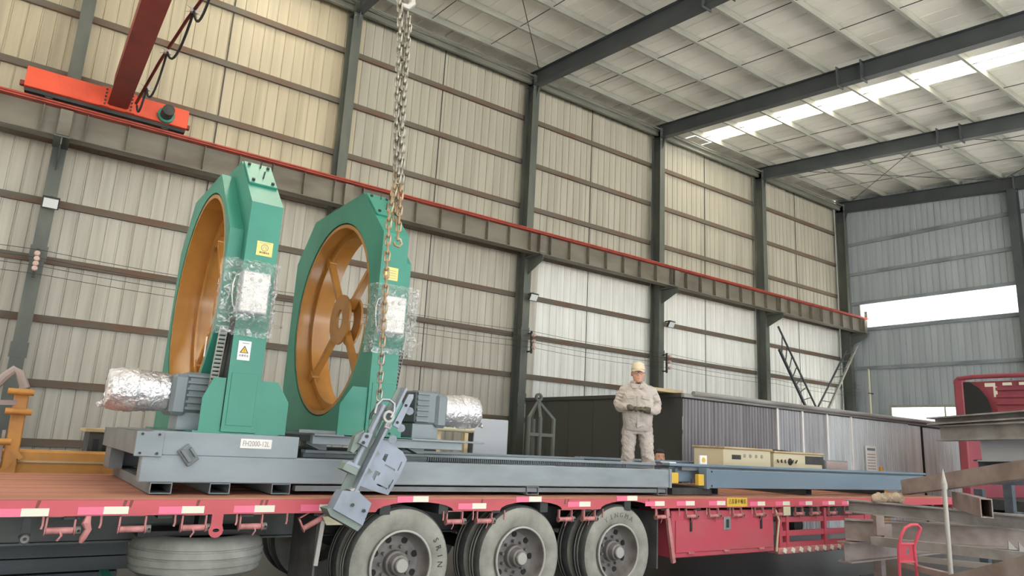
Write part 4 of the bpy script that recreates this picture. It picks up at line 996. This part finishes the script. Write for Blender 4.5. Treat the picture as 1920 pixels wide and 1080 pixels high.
poly6('clamp_jaw', [(205, 525), (240, 420), (300, 385), (290, 470), (225, 540)], toolg_m, HY-.03, .07)
poly6('end_block', [(150, 645), (178, 605), (262, 645), (245, 690)], toolg_m, HY-.06, .12)
poly6('screw_end', [(178, 605), (196, 590), (275, 628), (262, 648)], tool_m, HY-.06, .12)
poly6('hinge_strap', [(492, 350), (600, 140), (632, 142), (630, 168), (530, 372)], tool_m, HY-.02, .02)
for q, (x, y) in enumerate(((606, 255), (548, 370), (492, 445))):
    kn = MB().cyl(q6(x, y, HY+.0), q6(x, y, HY+.07), .036, n=8).build('clamp_knob', tool_m, fx)
    MB().cyl(q6(x-25, y-38, HY-.03), q6(x-25, y-38, HY-.02), .013, n=8).build('pin', dark_m, kn)
sh_ = [q6(352, 270), q6(365, 215), q6(400, 178), q6(445, 178), q6(480, 205), q6(480, 255), q6(455, 300)]
MB().tube([p+V(0, -.06, 0) for p in sh_], .014, 8).build('shackle', steel_m, fx)
MB().lathe([(-.012, .032), (-.012, .052), (.012, .052), (.012, .032)], q6(462, 292, HY-.06), (0, 1, 0), 18).build('eye_ring', lite_m, fx)
MB().tube([q6(455, 330, HY-.06), q6(440, 360, HY-.06), q6(470, 372, HY-.05), q6(480, 345, HY-.06)], .012, 7).build('hook_tip', lite_m, fx)
MB().tube([q6(392, 195, HY-.04), q6(375, 240, HY-.04), q6(345, 280, HY-.04), q6(338, 310, HY-.04)], .014, 7).build('chain_end', dark_m, fx)

# ================================================================== OTHER THINGS AROUND
Yt = 9.1
lf = thing('lifting_frame', at(1017, 850, Yt).xy.to_3d(), 'dark welded lifting cage with pointed top standing before the shed end wall', 'frame')
c = at(1017, 752, Yt); zt = c.z
sp4 = [V(c.x+dx, Yt+dy, 0) for dx, dy in ((-.25, .0), (.25, 0), (.10, .34), (-.10, -.10))]
for p in sp4:
    MB().bar(p, V(p.x, p.y, 2.05), .045, .045).build('post', col_m, lf)
    MB().bar(V(p.x, p.y, 2.04), V(c.x, Yt+.1, zt), .045, .04).build('sloping_bar', col_m, lf)
for a, b_ in ((0, 1), (1, 2), (2, 3), (3, 0)):
    MB().bar(V(sp4[a].x, sp4[a].y, 1.78), V(sp4[b_].x, sp4[b_].y, 1.78), .04, .05).build('cross_bar', col_m, lf)
MB().lathe([(-.02, .035), (-.02, .07), (.02, .07), (.02, .035)], V(c.x, Yt+.1, zt+.06), (0, 1, 0), 18).build('lifting_eye', col_m, lf)

om = thing('orange_boom', (0, 9.3, 0), 'orange yellow steel boom with upright post lying behind the trailer at the left edge', 'boom')
MB().box(-3.0, 1.6, 9.2, 9.5, .98, 1.29, .02).build('box_beam', ochre_m, om); MB().box(-3, 1.6, 9.18, 9.2, 1.165, 1.185).build('weld_strip', wood_m, om)
for x in (-2.6, -1.3): MB().box(x, x+.2, 9.2, 9.5, 0, .98, .01).build('support_leg', ochre_m, om)
pa, pb = at(20, 858, 9.15), at(42, 735, 9.15)
MB().bar(pa+V(0, 0, -.2), pb, .12, .13, (1, 0, 0), .01).build('upright', ochre_m, om)
MB().bar(pa+V(-.09, -.05, -.2), pb+V(-.09, -.05, -.4), .03, .03).build('hose_tube', bbrn_m, om)
for (x, y) in ((43, 735), (38, 772)):
    p = at(x, y, 9.0); MB().cyl(p+V(-.13, 0, 0), p+V(.10, 0, 0), .034, n=14).build('pivot_pin', ochre_m, om)
p = at(10, 828, 8.95); MB().cyl(p+V(-.3, 0, 0), p+V(.05, 0, 0), .034, n=14).build('pivot_pin', ochre_m, om)
MB().tube([at(47, 728, 9.1), at(38, 700, 9.1), at(27, 693, 9.1), at(10, 705, 9.1), at(-20, 735, 9.1)], .045, 8).build('yoke', bbrn_m, om)
MB().bar(at(0, 757, 9.1)+V(-.3, 0, 0), at(32, 755, 9.1), .04, .05).build('link_bar', bbrn_m, om)
MB().bar(at(40, 860, 9.1), at(12, 830, 9.1), .05, .05).build('stay', ochre_m, om); MB().bar(at(-15, 905, 9.1), at(18, 865, 9.1), .04, .05).build('stay', ochre_m, om)
wb = thing('work_bench', at(205, 840, 9.9).xy.to_3d(), 'dark workbench with pale timber top behind the left end of the machine base', 'bench')
pl, pr = at(158, 806, 9.9), at(262, 809, 9.9)
MB().box(pl.x, pr.x+.5, 9.7, 10.5, 1.50, 1.54, .004).build('bench_top', wood_m, wb)
MB().box(pl.x+.05, pl.x+.35, 9.75, 10.4, 0, 1.5).build('cabinet_side', dark_m, wb)
for q in range(2): MB().box(pl.x+.10+q*.1, pl.x+.16+q*.1, 9.74, 9.75, 1.28, 1.42).build('vent', black_m, wb)
MB().box(pr.x+.3, pr.x+.45, 9.75, 10.4, 0, 1.5).build('cabinet_side', dark_m, wb)

# ---- steel pile at the right
def hb(a, c, h, b_, label, m=beam_m, prof='h', name='steel_beam'):
    a, c = Vector(a), Vector(c)
    P = hprof(h, b_, .012, .018) if prof == 'h' else cprof(h, b_, .012) if prof == 'c' else tprof(h, b_, .010)
    o = MB().ext(P, a, c).build(name, m); return tag(o, label, 'beam')
hb(atd(1592, 948, 9.8), atd(2050, 993, 7.4), .17, .16, 'long dark H beam crossing in front of the trailer front at deck height')
hb(atd(1697, 914, 9.6), atd(2060, 860, 6.6), .19, .10, 'brown channel sloping up to the right in front of the blue frame end', bbrn_m, 'c')
hb(atd(1754, 791, 9.6), atd(2060, 770, 7.6), .10, .30, 'grey flat box section lying topmost on the right steel pile', beam_m, 'h')
hb(atd(1764, 813, 9.5), atd(2060, 803, 7.5), .20, .18, 'upper grey H beam lying right under the topmost section of the pile', beam_m)
hb(atd(1584, 992, 9.4), atd(1990, 1012, 8.6), .27, .16, 'short deep rusty H beam with its end stacked under the long dark beam', bbrn_m)
hb(atd(1583, 1035, 9.2), atd(1583, 1035, 9.2)+V(4.5, .1, 0), .26, .18, 'lowest rusty H beam running away on the floor of the steel pile', bbrn_m)
hb(atd(1640, 1014, 8.6), atd(2040, 1058, 6.4), .10, .12, 'narrow pale edged channel sloping across the pile behind the red hand truck', beam_m, 'c')
hb(atd(1795, 937, 8.8), atd(1850, 953, 7.2), .19, .11, 'square steel tube pointing out of the pile with its dark open end showing', bbrn_m, 't', 'square_tube')
hb(atd(1812, 900, 9.0), atd(2050, 905, 8.0), .10, .2, 'pale edged flat section under the brown sloping channel', bdrk_m, 'c')
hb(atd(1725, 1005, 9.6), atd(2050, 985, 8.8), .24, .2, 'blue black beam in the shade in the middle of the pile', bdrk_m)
hb(atd(1840, 845, 9.8), atd(2060, 842, 8.4), .30, .2, 'pale grey deep plate girder below the upper H beam of the pile', panel_m)
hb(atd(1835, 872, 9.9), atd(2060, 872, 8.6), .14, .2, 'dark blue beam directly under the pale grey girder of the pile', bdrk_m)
hb(atd(1790, 1095, 6.6), atd(2020, 1040, 5.4), .14, .14, 'brown beam in the bottom right corner nearest the camera', bbrn_m, 'c')
hb(atd(1690, 1058, 8.0), atd(1860, 1100, 6.4), .06, .08, 'thin flat bar lying low behind the hand truck', bbrn_m, 'c')
hb(atd(1720, 1048, 8.4), atd(1980, 1075, 7.2), .06, .08, 'second thin flat bar lying low behind the thin pole', lite_m, 'c')
for q, (x, D) in enumerate(((1890, 10.6), (1835, 10.6), (1640, 10.4))):
    p = atd(x, 900, D); zt_ = [2.05, 1.32, .95][q]
    t = thing('storage_rack_post', (p.x, p.y, 0), ['dark rack post carrying the upper beams at the right edge', 'dark rack post behind the square tube', 'short rusty post block under the long dark beam'][q], 'post', 'posts under the steel pile')
    MB().box(p.x-.06, p.x+.06, p.y-.06, p.y+.06, 0, zt_, .004).build('post', bdrk_m if q < 2 else bbrn_m, t); MB().box(p.x-.2, p.x+.2, p.y-.2, p.y+.2, 0, .02).build('base_plate', bdrk_m, t)
for q, (x, y) in enumerate(((1648, 985), (1662, 1000))):
    p = atd(x, y, 9.0); tag(MB().obox(p, (.12, .1, .24), Matrix.Rotation(.8, 3, 'Z'), .004).build('spacer_block', bbrn_m), ['upper', 'lower'][q]+' rusty spacer block on the end of the short deep beam', 'block', 'spacer blocks')
for q, (x, y) in enumerate(((1898, 1022), (1918, 1026))):
    p = atd(x, y, 8.0); tag(MB().prism([[(-.04, -.05), (.05, -.05), (-.04, .05)]], lambda u, v: p+V(u*.7, -u*.7, v), (.01, .01, 0)).build('gusset_offcut', lite_m), ['left', 'right'][q]+' small pale triangular plate sticking up at the right edge', 'plate', 'triangular plates')
# cloth bundle on the long beam
p = atd(1664, 936, 9.45); mb = MB(); random.seed(3)
for q in range(9): mb.ball(p+V(.025*(q-4)*1.6, -.012*(q-4)*1.6, random.uniform(-.01, .04)), (random.uniform(.05, .085), random.uniform(.05, .08), random.uniform(.045, .075)), 10, 7)
o = link('cloth_bundle', remesh(mb, .012, 2), mat('dusty_cloth', (196, 178, 156), .95, 0, (160, 142, 122), (12, 12, 12), bump=.8, bscale=30)); tag(o, 'bunched pale work cloth lying on the long dark beam', 'cloth')
# thin pole
p = atd(1777, 1000, 7.0); tb_ = atd(1782, 880, 7.0)
po = thing('pointed_pole', (p.x, p.y, 0), 'upright pale steel pole with a pointed tip standing before the pile', 'pole')
MB().cyl((p.x, p.y, 0), (p.x, p.y, tb_.z-.2), .022, n=12).build('pole_tube', lite_m, po)
MB().cyl((p.x, p.y, tb_.z-.2), (p.x, p.y, tb_.z-.14), .03, .03, n=12).build('collar', lite_m, po)
MB().cyl((p.x, p.y, tb_.z-.14), (p.x, p.y, tb_.z), .028, .004, n=12).build('tip', lite_m, po)
MB().cyl((p.x, p.y, .0), (p.x, p.y, .03), .16, n=20).build('pole_foot', dark_m, po)
# hand truck
hc = thing('hand_truck', atd(1700, 1000, 7.6).xy.to_3d(), 'small pink red two wheeled hand truck standing before the steel pile', 'hand truck')
a = atd(1687, 1078, 7.6); sdv = V(.62, -.55, 0).normalized()*.0
L0_, L1_ = atd(1687, 1010, 7.6), atd(1692, 1075, 7.6); 
def hp_(px, py, D=7.6): return atd(px, py, D)
path = [hp_(1689, 1160), hp_(1687, 1080), hp_(1685, 1025), hp_(1690, 1004), hp_(1697, 990), hp_(1708, 984), hp_(1720, 984), hp_(1726, 990), hp_(1721, 1005), hp_(1714, 1024), hp_(1719, 1075), hp_(1722, 1160)]
MB().tube(path, .017, 8).build('tube_frame', cart_m, hc)
MB().prism([[(0, 0), (1, 0), (1, 1), (0, 1)], [(.42, .35), (.6, .35), (.6, .72), (.42, .72)]], lambda u, v: hp_(1687, 1052).lerp(hp_(1717, 1052), u)+(hp_(1687, 1018)-hp_(1687, 1052))*v, (.006, .006, 0)).build('back_plate', cart_m, hc)
for yq in (1019, 1053): MB().bar(hp_(1687, yq), hp_(1717, yq), .02, .02).build('cross_bar', cart_m, hc)
zb_ = 0
fb0, fb1 = path[0], path[-1]
MB().obox((fb0+fb1)/2+V(-.1, -.1, -.02), (.35, .3, .012), frame(V(0, 0, 0), (fb1-fb0)*V(1, 1, 0))).build('toe_plate', cart_m, hc)
for p in (fb0, fb1):
    q_ = V(p.x, p.y, .1)+V(.08, .08, 0); MB().cyl(q_-(fb1-fb0).normalized()*.03, q_+(fb1-fb0).normalized()*.03, .1, n=18).build('wheel', black_m, hc)
    MB().bar(p, q_, .03, .03).build('axle_stay', cart_m, hc)

# ---- red truck beyond the pile, tailgate towards us
TX = 17.0
rt = thing('red_cargo_truck', (TX+2, 5.8, 0), 'red cargo truck at the right edge with ribbed tailgate and dark curved flap', 'truck')
MB().box(TX, TX+5.0, 6.98, 7.1, .9, 3.5, .03).build('side_wall', truck_m, rt)
MB().box(TX-.02, TX+.14, 6.92, 7.12, .9, 3.52, .03).build('corner_post', truck_m, rt)
MB().box(TX, TX+5, 3.6, 7.1, .8, 1.0).build('bed_floor', dark_m, rt)
MB().tube([(TX+.0, 7.08, 3.40), (TX, 7.02, 3.52), (TX, 6.7, 3.55), (TX, 3.4, 3.55)], .05, 10).build('top_rail', truck_m, rt)
MB().box(TX+.15, TX+.25, 3.4, 6.98, 2.75, 3.46, .01).build('tailgate', truck_m, rt)
for q in range(4): MB().box(TX+.10, TX+.16, 3.4, 6.35, 2.80+q*.15, 2.87+q*.15, .01).build('tailgate_rib', truck_m, rt)
MB().bar((TX+.08, 6.5, 2.72), (TX+.08, 3.4, 2.72), .12, .06).build('lower_ledge', roller_m, rt)
MB().prism([[(6.94, 3.44), (6.80, 3.44), (6.62, 3.30), (6.48, 3.08), (6.42, 2.85), (6.43, 2.60), (6.94, 2.60)]], lambda u, v: (TX+.0, u, v), (.02, 0, 0)).build('dark_flap', black_m, rt)
for q in range(5): MB().box(TX+.135, TX+.148, 6.05-q*.30, 6.22-q*.30, 3.36, 3.42).build('white_reflector', white_m, rt)
MB().box(TX+.135, TX+.148, 6.36, 6.56, 3.34, 3.42).build('white_reflector', white_m, rt); MB().box(TX+.135, TX+.148, 6.33, 6.40, 3.12, 3.34).build('white_reflector', white_m, rt)
MB().prism([[(TX, .95), (TX+.14, .95), (TX+.14, .8), (TX+.02, .8)]], lambda u, v: (u, 7.0, v), (0, .1, 0)).build('lower_bracket', truck_m, rt)
for x in (TX+.9, TX+3.8):
    for yy in (6.75, 3.9): MB().lathe([(0, .12), (0, .42), (.06, .5), (.22, .5), (.28, .42), (.28, .12)], (x, yy, .5), (0, 1, 0), 32).build('wheel', black_m, rt)
for yy in (5.0, 6.0): MB().ext(hprof(.25, .1, .01, .01), (TX, yy, .66), (TX+5, yy, .66)).build('chassis_rail', dark_m, rt)
# small orange cone like bottle by the notice board
p = at(1652, 878, 8.9)
oc = thing('orange_bottle', (p.x, p.y, 0), 'small orange capped gas bottle standing before the shed door', 'bottle')
MB().lathe([(0, 0), (0, .13), (1.15, .13), (1.32, .08), (1.40, .05), (1.52, .05), (1.54, 0)], (p.x, p.y, 0), (0, 0, 1), 18, False).build('body', ochre_m, oc)
# ================================================================== PEOPLE
def loft(mb, secs, n=24, p=2.4):
    vs = []
    for z, cx, cy, rx, ry in secs:
        for k in range(n):
            a = 2*PI*k/n; c_, s_ = math.cos(a), math.sin(a)
            vs.append((cx+rx*math.copysign(abs(c_)**(2/p), c_), cy+ry*math.copysign(abs(s_)**(2/p), s_), z))
    m = len(secs); fs = [(j*n+k, j*n+(k+1) % n, (j+1)*n+(k+1) % n, (j+1)*n+k) for j in range(m-1) for k in range(n)]
    fs += [tuple(range(n))[::-1], tuple(range((m-1)*n, m*n))]
    return mb.add(vs, fs)
from mathutils import noise as mnoise
def folds(me, amp):
    nr = [v.normal.copy() for v in me.vertices]
    for v, nv in zip(me.vertices, nr):
        p = v.co
        n1 = mnoise.noise(Vector((p.x*7+3, p.y*7, p.z*17+p.x*9))); n2 = mnoise.noise(Vector((p.x*18, p.y*18+5, p.z*30-abs(p.x)*20)))
        v.co = p+nv*amp*(n1-abs(n2)*.9+.25)
    me.update(); return me
def person(loc, rz, label, cap=True, arms='front', lean=0., head_turn=0., scale=1.):
    root = thing('person', loc, label, 'person'); root.rotation_euler = (0, 0, rz); root.scale = (scale,)*3
    HZ = 1.565
    # ---- body: head, neck, trunk, arms and legs in one surface
    mb = MB()
    mb.ball((0, -.005, HZ+.035), (.077, .094, .100), 20, 14)
    loft(mb, [(HZ-.115, 0, -.05, .026, .030), (HZ-.10, 0, -.045, .045, .045), (HZ-.06, 0, -.03, .064, .066), (HZ, 0, -.01, .074, .085), (HZ+.05, 0, 0, .074, .088)], 20, 2.2)
    loft(mb, [(HZ+.01, 0, -.092, .010, .006), (HZ-.005, 0, -.100, .012, .012), (HZ-.025, 0, -.104, .017, .016), (HZ-.034, 0, -.098, .016, .012)], 10, 2)
    for s_ in (-1, 1):
        mb.ball((s_*.080, .012, HZ-.005), (.010, .022, .034), 8, 6)
        mb.ball((s_*.034, -.075, HZ+.030), (.030, .014, .008), 8, 6)
        mb.ball((s_*.040, -.066, HZ-.03), (.030, .022, .026), 8, 6)
    mb.ball((0, -.088, HZ-.062), (.024, .010, .006), 8, 6); mb.ball((0, -.086, HZ-.072), (.021, .010, .007), 8, 6); mb.ball((0, -.078, HZ-.10), (.022, .016, .016), 8, 6)
    mb.tube([(0, .02, HZ-.05), (0, .025, HZ-.13), (0, .03, HZ-.20)], [.055, .056, .07], 14)
    loft(mb, [(.82, 0, .01, .15, .10), (1.0, 0, .0, .16, .11), (1.2, 0, 0, .17, .11), (1.36, 0, .01, .17, .10), (1.43, 0, .02, .08, .06)], 20)
    if arms == 'front':
        arms_ = {-1: [(-.180, .02, 1.365), (-.272, .03, 1.15), (-.235, -.10, 1.085), (-.11, -.235, 1.09)], 1: [(.180, .02, 1.365), (.272, .03, 1.15), (.235, -.10, 1.07), (.11, -.225, 1.06)]}
    else:
        arms_ = {-1: [(-.185, .02, 1.37), (-.235, .03, 1.12), (-.24, -.02, .95), (-.24, -.06, .85)], 1: [(.185, .02, 1.37), (.235, .03, 1.12), (.24, -.02, .95), (.24, -.06, .85)]}
    legs_ = {-1: [(-.10, .01, .86), (-.125, -.015, .50), (-.13, .02, .10)], 1: [(.10, .01, .86), (.135, -.04, .50), (.165, -.02, .10)]}
    for s_ in (-1, 1):
        mb.tube(arms_[s_], [.055, .045, .042, .032], 10); mb.tube(legs_[s_], [.085, .055, .04], 12)
    link('body', remesh(mb, .0075, 2), skin_m, root)
    for s_ in (-1, 1):
        e = MB().ball((s_*.034, -.082, HZ+.012), (.013, .006, .006), 8, 6).build('eye', dark_m, root)
        MB().obox((s_*.034, -.088, HZ+.034), (.036, .008, .006), None, .002).build('eyebrow', hair_m, root)
    MB().obox((0, -.099, HZ-.067), (.034, .004, .003)).build('lip_line', mat('lip', (150, 92, 84), .6), root)
    # ---- trousers
    mb = MB()
    loft(mb, [(.74, 0, .01, .17, .115), (.80, 0, .01, .178, .12), (.90, 0, .01, .178, .12), (1.0, 0, .01, .17, .115)], 22)
    for s_ in (-1, 1):
        h_, k_, a_ = [Vector(p) for p in legs_[s_]]
        pth = [h_+V(0, 0, -.02), h_.lerp(k_, .35), h_.lerp(k_, .75), k_, k_.lerp(a_, .2), k_.lerp(a_, .5), k_.lerp(a_, .75), a_+V(0, 0, .02), a_+V(0, 0, -.02)]
        rr = [.105, .105, .095, .088, .092, .084, .086, .078, .080]
        pth = [p+V(random.uniform(-.006, .006), random.uniform(-.006, .006), 0) for p in pth]
        mb.tube(pth, rr, 14)
        for q in range(5):
            p = k_.lerp(a_, .15+.18*q); mb.tube([p+V(-.07, -.055, .02*(-1)**q), p+V(0, -.085, -.012), p+V(.07, -.055, -.03*(-1)**q)], .014, 6)
        MB().obox(h_.lerp(k_, .25)+V(s_*.085, -.02, 0), (.035, .15, .19), None, .01)
    tr_ = link('trousers', folds(remesh(mb, .010, 2), .013), cloth_m, root)
    # ---- jacket
    mb = MB()
    loft(mb, [(.79, 0, .005, .190, .135), (.83, 0, .005, .200, .145), (.93, 0, -.01, .205, .155), (1.05, 0, -.015, .208, .158), (1.18, 0, -.01, .212, .150), (1.28, 0, .0, .210, .138), (1.36, 0, .01, .195, .12), (1.41, 0, .02, .155, .10), (1.445, 0, .025, .10, .08)], 26, 2.5)
    for s_ in (-1, 1):
        P = [Vector(p) for p in arms_[s_]]
        pth = [P[0]+V(-s_*.05, 0, -.01), P[0]+V(s_*.01, 0, -.03), P[0].lerp(P[1], .5)+V(s_*.008, 0, 0), P[1], P[2].lerp(P[1], .4)+V(0, 0, -.012), P[2], P[2].lerp(P[3], .5), P[2].lerp(P[3], .86)]
        mb.tube(pth, [.072, .076, .070, .067, .066, .062, .056, .048], 14)
        for q in range(4):
            p = P[0].lerp(P[1], .35+.2*q); mb.tube([p+V(s_*.05, -.05, .02), p+V(0, -.085, 0), p+V(-s_*.05, -.05, -.02)], .012, 6)
    for q in range(5):
        z = .86+q*.07; sx = random.choice((-1, 1)); mb.tube([(sx*.16, -.085, z+.02), (sx*.08, -.145, z), (sx*.0, -.158, z-.015)], .011, 6)
    ja = link('jacket', folds(remesh(mb, .010, 2), .012), cloth_m, root)
    b = MB()
    for s_ in (-1, 1):
        b.prism([[(s_*.012, 1.36), (s_*.045, 1.45), (s_*.10, 1.425), (s_*.085, 1.365)]], lambda u, v: (u, -.105-.25*(v-1.45)*-.25+(-.02 if v < 1.4 else .045), v), (0, .014, 0))
        b.tube([(s_*.045, -.065, 1.45), (s_*.088, .01, 1.455), (s_*.06, .075, 1.462), (0, .095, 1.465)], [.018, .020, .020, .020], 8)
    b.build('collar', cloth_m, ja, 60)
    MB().prism([[(-.012, 1.30), (0, 1.27), (.012, 1.30), (.042, 1.44), (-.042, 1.44)]], lambda u, v: (u, -.118+(v-1.30)*.42, v), (0, .02, 0)).build('undershirt', shirt_m, root)
    for s_ in (-1, 1):
        MB().obox((s_*.105, -.150, 1.235), (.115, .014, .045), Matrix.Rotation(s_*.12, 3, 'Y') @ Matrix.Rotation(s_*.30, 3, 'Z'), .005).build('pocket_flap', cloth_m, ja)
    MB().obox((0, -.166, 1.04), (.034, .012, .44), None, .004).build('placket', cloth_m, ja)
    hb_ = MB(); loft(hb_, [(.785, 0, .005, .194, .139), (.83, 0, .005, .205, .150)], 26, 2.5); hb_.build('waistband', cloth_m, ja, 50)
    # ---- gloves with fingers
    for s_ in (-1, 1):
        w_, dirv = Vector(arms_[s_][3]), (Vector(arms_[s_][3])-Vector(arms_[s_][2])).normalized()
        mb = MB(); upv = V(0, 0, 1); side = dirv.cross(upv).normalized()
        if arms == 'front': dirv = V(-s_*.93, -.25, .02 if s_ < 0 else .08).normalized(); nrm = V(-s_*.1, -.5, .85).normalized()
        else: nrm = V(s_, 0, 0)
        lat = dirv.cross(nrm).normalized(); nrm = lat.cross(dirv)
        base = w_+V(0, 0, .012 if s_ > 0 else -.012)+(V(0, -.012, 0) if s_ > 0 else V(0, .012, 0))
        mb.tube([base-dirv*.05, base, base+dirv*.03], [.036, .036, .040], 12)
        P2_ = Vector(arms_[s_][2]); mb.tube([w_.lerp(P2_, .42), w_.lerp(P2_, .15), w_, base+dirv*.02], [.050, .047, .042, .038], 12)
        R = Matrix((dirv, lat, nrm)).transposed(); mb.obox(base+dirv*.055, (.085, .088, .032), R, .012)
        fl_ = [.066, .078, .074, .058]
        for q in range(4):
            o = base+dirv*.09+lat*(-.032+.0215*q); L = fl_[q]
            mb.tube([o-dirv*.02, o+dirv*L*.42-nrm*.004, o+dirv*L*.78-nrm*.020, o+dirv*L*.95-nrm*.042], [.0115, .011, .010, .008], 8)
        ts = -1 if s_ > 0 else 1
        o = base+dirv*.02+lat*.04*(-s_)
        mb.tube([o-lat*(-s_)*.015, o+dirv*.03+lat*(-s_)*.016+nrm*.008, o+dirv*.06+lat*(-s_)*.012+nrm*.012], [.014, .013, .010], 8)
        link('glove', remesh(mb, .005, 1), glove_m if cap else skin_m, root)
    for s_ in (-1, 1):
        a = Vector(legs_[s_][2]); mb = MB(); mb.ball((a.x, a.y-.05, .035), (.048, .13, .05), 14, 9); mb.tube([(a.x, a.y+.02, .03), (a.x, a.y+.02, .12)], [.045, .045], 12)
        mb.box(a.x-.045, a.x+.045, a.y-.165, a.y+.07, .0, .022, .008); link('shoe', remesh(mb, .009, 2), shoe_m, root)
    # ---- hair, cap, glasses
    mb = MB()
    vs = []; n = 20; rows = 8
    def dome(r, z0, zc, cy, k, m, nm, par, brow):
        mb = MB(); vs = []; n = 24; rows = 9
        for j in range(rows):
            t_ = (j/(rows-1))*PI/2
            for i in range(n):
                a = 2*PI*i/n; f_ = 1
                zz = zc+(z0-zc)*0
                lowz = z0+(brow if math.sin(a) < -.2 else 0)
                vs.append((r[0]*math.cos(a)*math.cos(t_)**.62, cy+r[1]*math.sin(a)*math.cos(t_)**.62, lowz+(zc+r[2]-lowz)*math.sin(t_)))
        fs = [(j*n+i, j*n+(i+1) % n, (j+1)*n+(i+1) % n, (j+1)*n+i) for j in range(rows-1) for i in range(n)]
        fs.append(tuple(range(n)))
        mb.add(vs, fs); return mb.build(nm, m, par, 60, Vector((0, 0, 0)))
    if cap:
        dome((.082, .098, .05), HZ+.0, HZ+.06, .008, 0, hair_m, 'hair', root, .06)
        cp_ = dome((.088, .107, .062), HZ+.052, HZ+.09, .0, 0, cap_m, 'cap', root, .0)
        mb = MB(); vs = []
        for j, (ext_, dz) in enumerate(((.085, 0), (.135, -.010), (.178, -.030))):
            for i in range(11):
                a = -PI/2+(i-5)/5*1.05; vs.append((.092*math.sin(a+PI/2)*(1-.06*j), -ext_*math.cos(a+PI/2)*1.0-.0, HZ+.056+dz-.014*abs(math.sin(a+PI/2))))
        fs = [(j*11+i, j*11+i+1, (j+1)*11+i+1, (j+1)*11+i) for j in range(2) for i in range(10)]
        mb.add(vs, fs); mb.add([v+V(0, 0, -.006) for v in [Vector(q) for q in vs]], [f[::-1] for f in fs]); mb.build('brim', cap_m, cp_, 60, Vector((0, 0, 0)))
        MB().ball((0, 0, HZ+.153), (.008, .008, .005), 8, 5).build('cap_button', cap_m, cp_, off=Vector((0, 0, 0)))
        g_ = MB()
        for s_ in (-1, 1):
            g_.tube([(s_*.036+.027*math.cos(q*PI/8), -.104, HZ+.008+.019*math.sin(q*PI/8)) for q in range(16)], .0022, 5, closed=True)
            g_.tube([(s_*.063, -.104, HZ+.012), (s_*.082, -.05, HZ+.012), (s_*.085, .015, HZ+.008)], .002, 5)
        g_.tube([(-.01, -.105, HZ+.012), (.01, -.105, HZ+.012)], .0022, 5); gl_ = g_.build('glasses', dark_m, root, off=Vector((0, 0, 0)))
        for s_ in (-1, 1): MB().obox((s_*.036, -.104, HZ+.008), (.05, .001, .036)).build('lens', glass_m, gl_, off=Vector((0, 0, 0)))
    else:
        dome((.084, .101, .075), HZ+.005, HZ+.07, .008, 0, hair_m, 'hair', root, .07)
    hn = {'eye', 'eyebrow', 'lip_line', 'cap', 'brim', 'cap_button', 'glasses', 'lens', 'hair'}; pv = Vector((0, .01, HZ-.115)); k_ = 1.11; done = set()
    for o in [root]+list(root.children_recursive):
        nm = o.name.split('.')[0]
        if o.type == 'MESH' and (nm in hn or nm == 'body'):
            if o.data.name in done: continue
            done.add(o.data.name)
            for v in o.data.vertices:
                if nm != 'body' or v.co.z > pv.z-.02: v.co = pv+(v.co-pv)*k_
            o.data.update()
    return root
# parts are modelled about the origin and parented, so their mesh is kept in local space
_w = wloc
def wloc(o): return Vector((0, 0, 0))
person((7.18, 7.1, DZ+.004), -PI/4+.05, 'man in pale grey work uniform, beige cap and gloves standing on the trailer', True, 'front', scale=1.0)
person((9.73, 9.05, 0), -PI/4+.25, 'person with short black hair, only the head showing behind the trailer', False, 'down', scale=.955)
wloc = _w
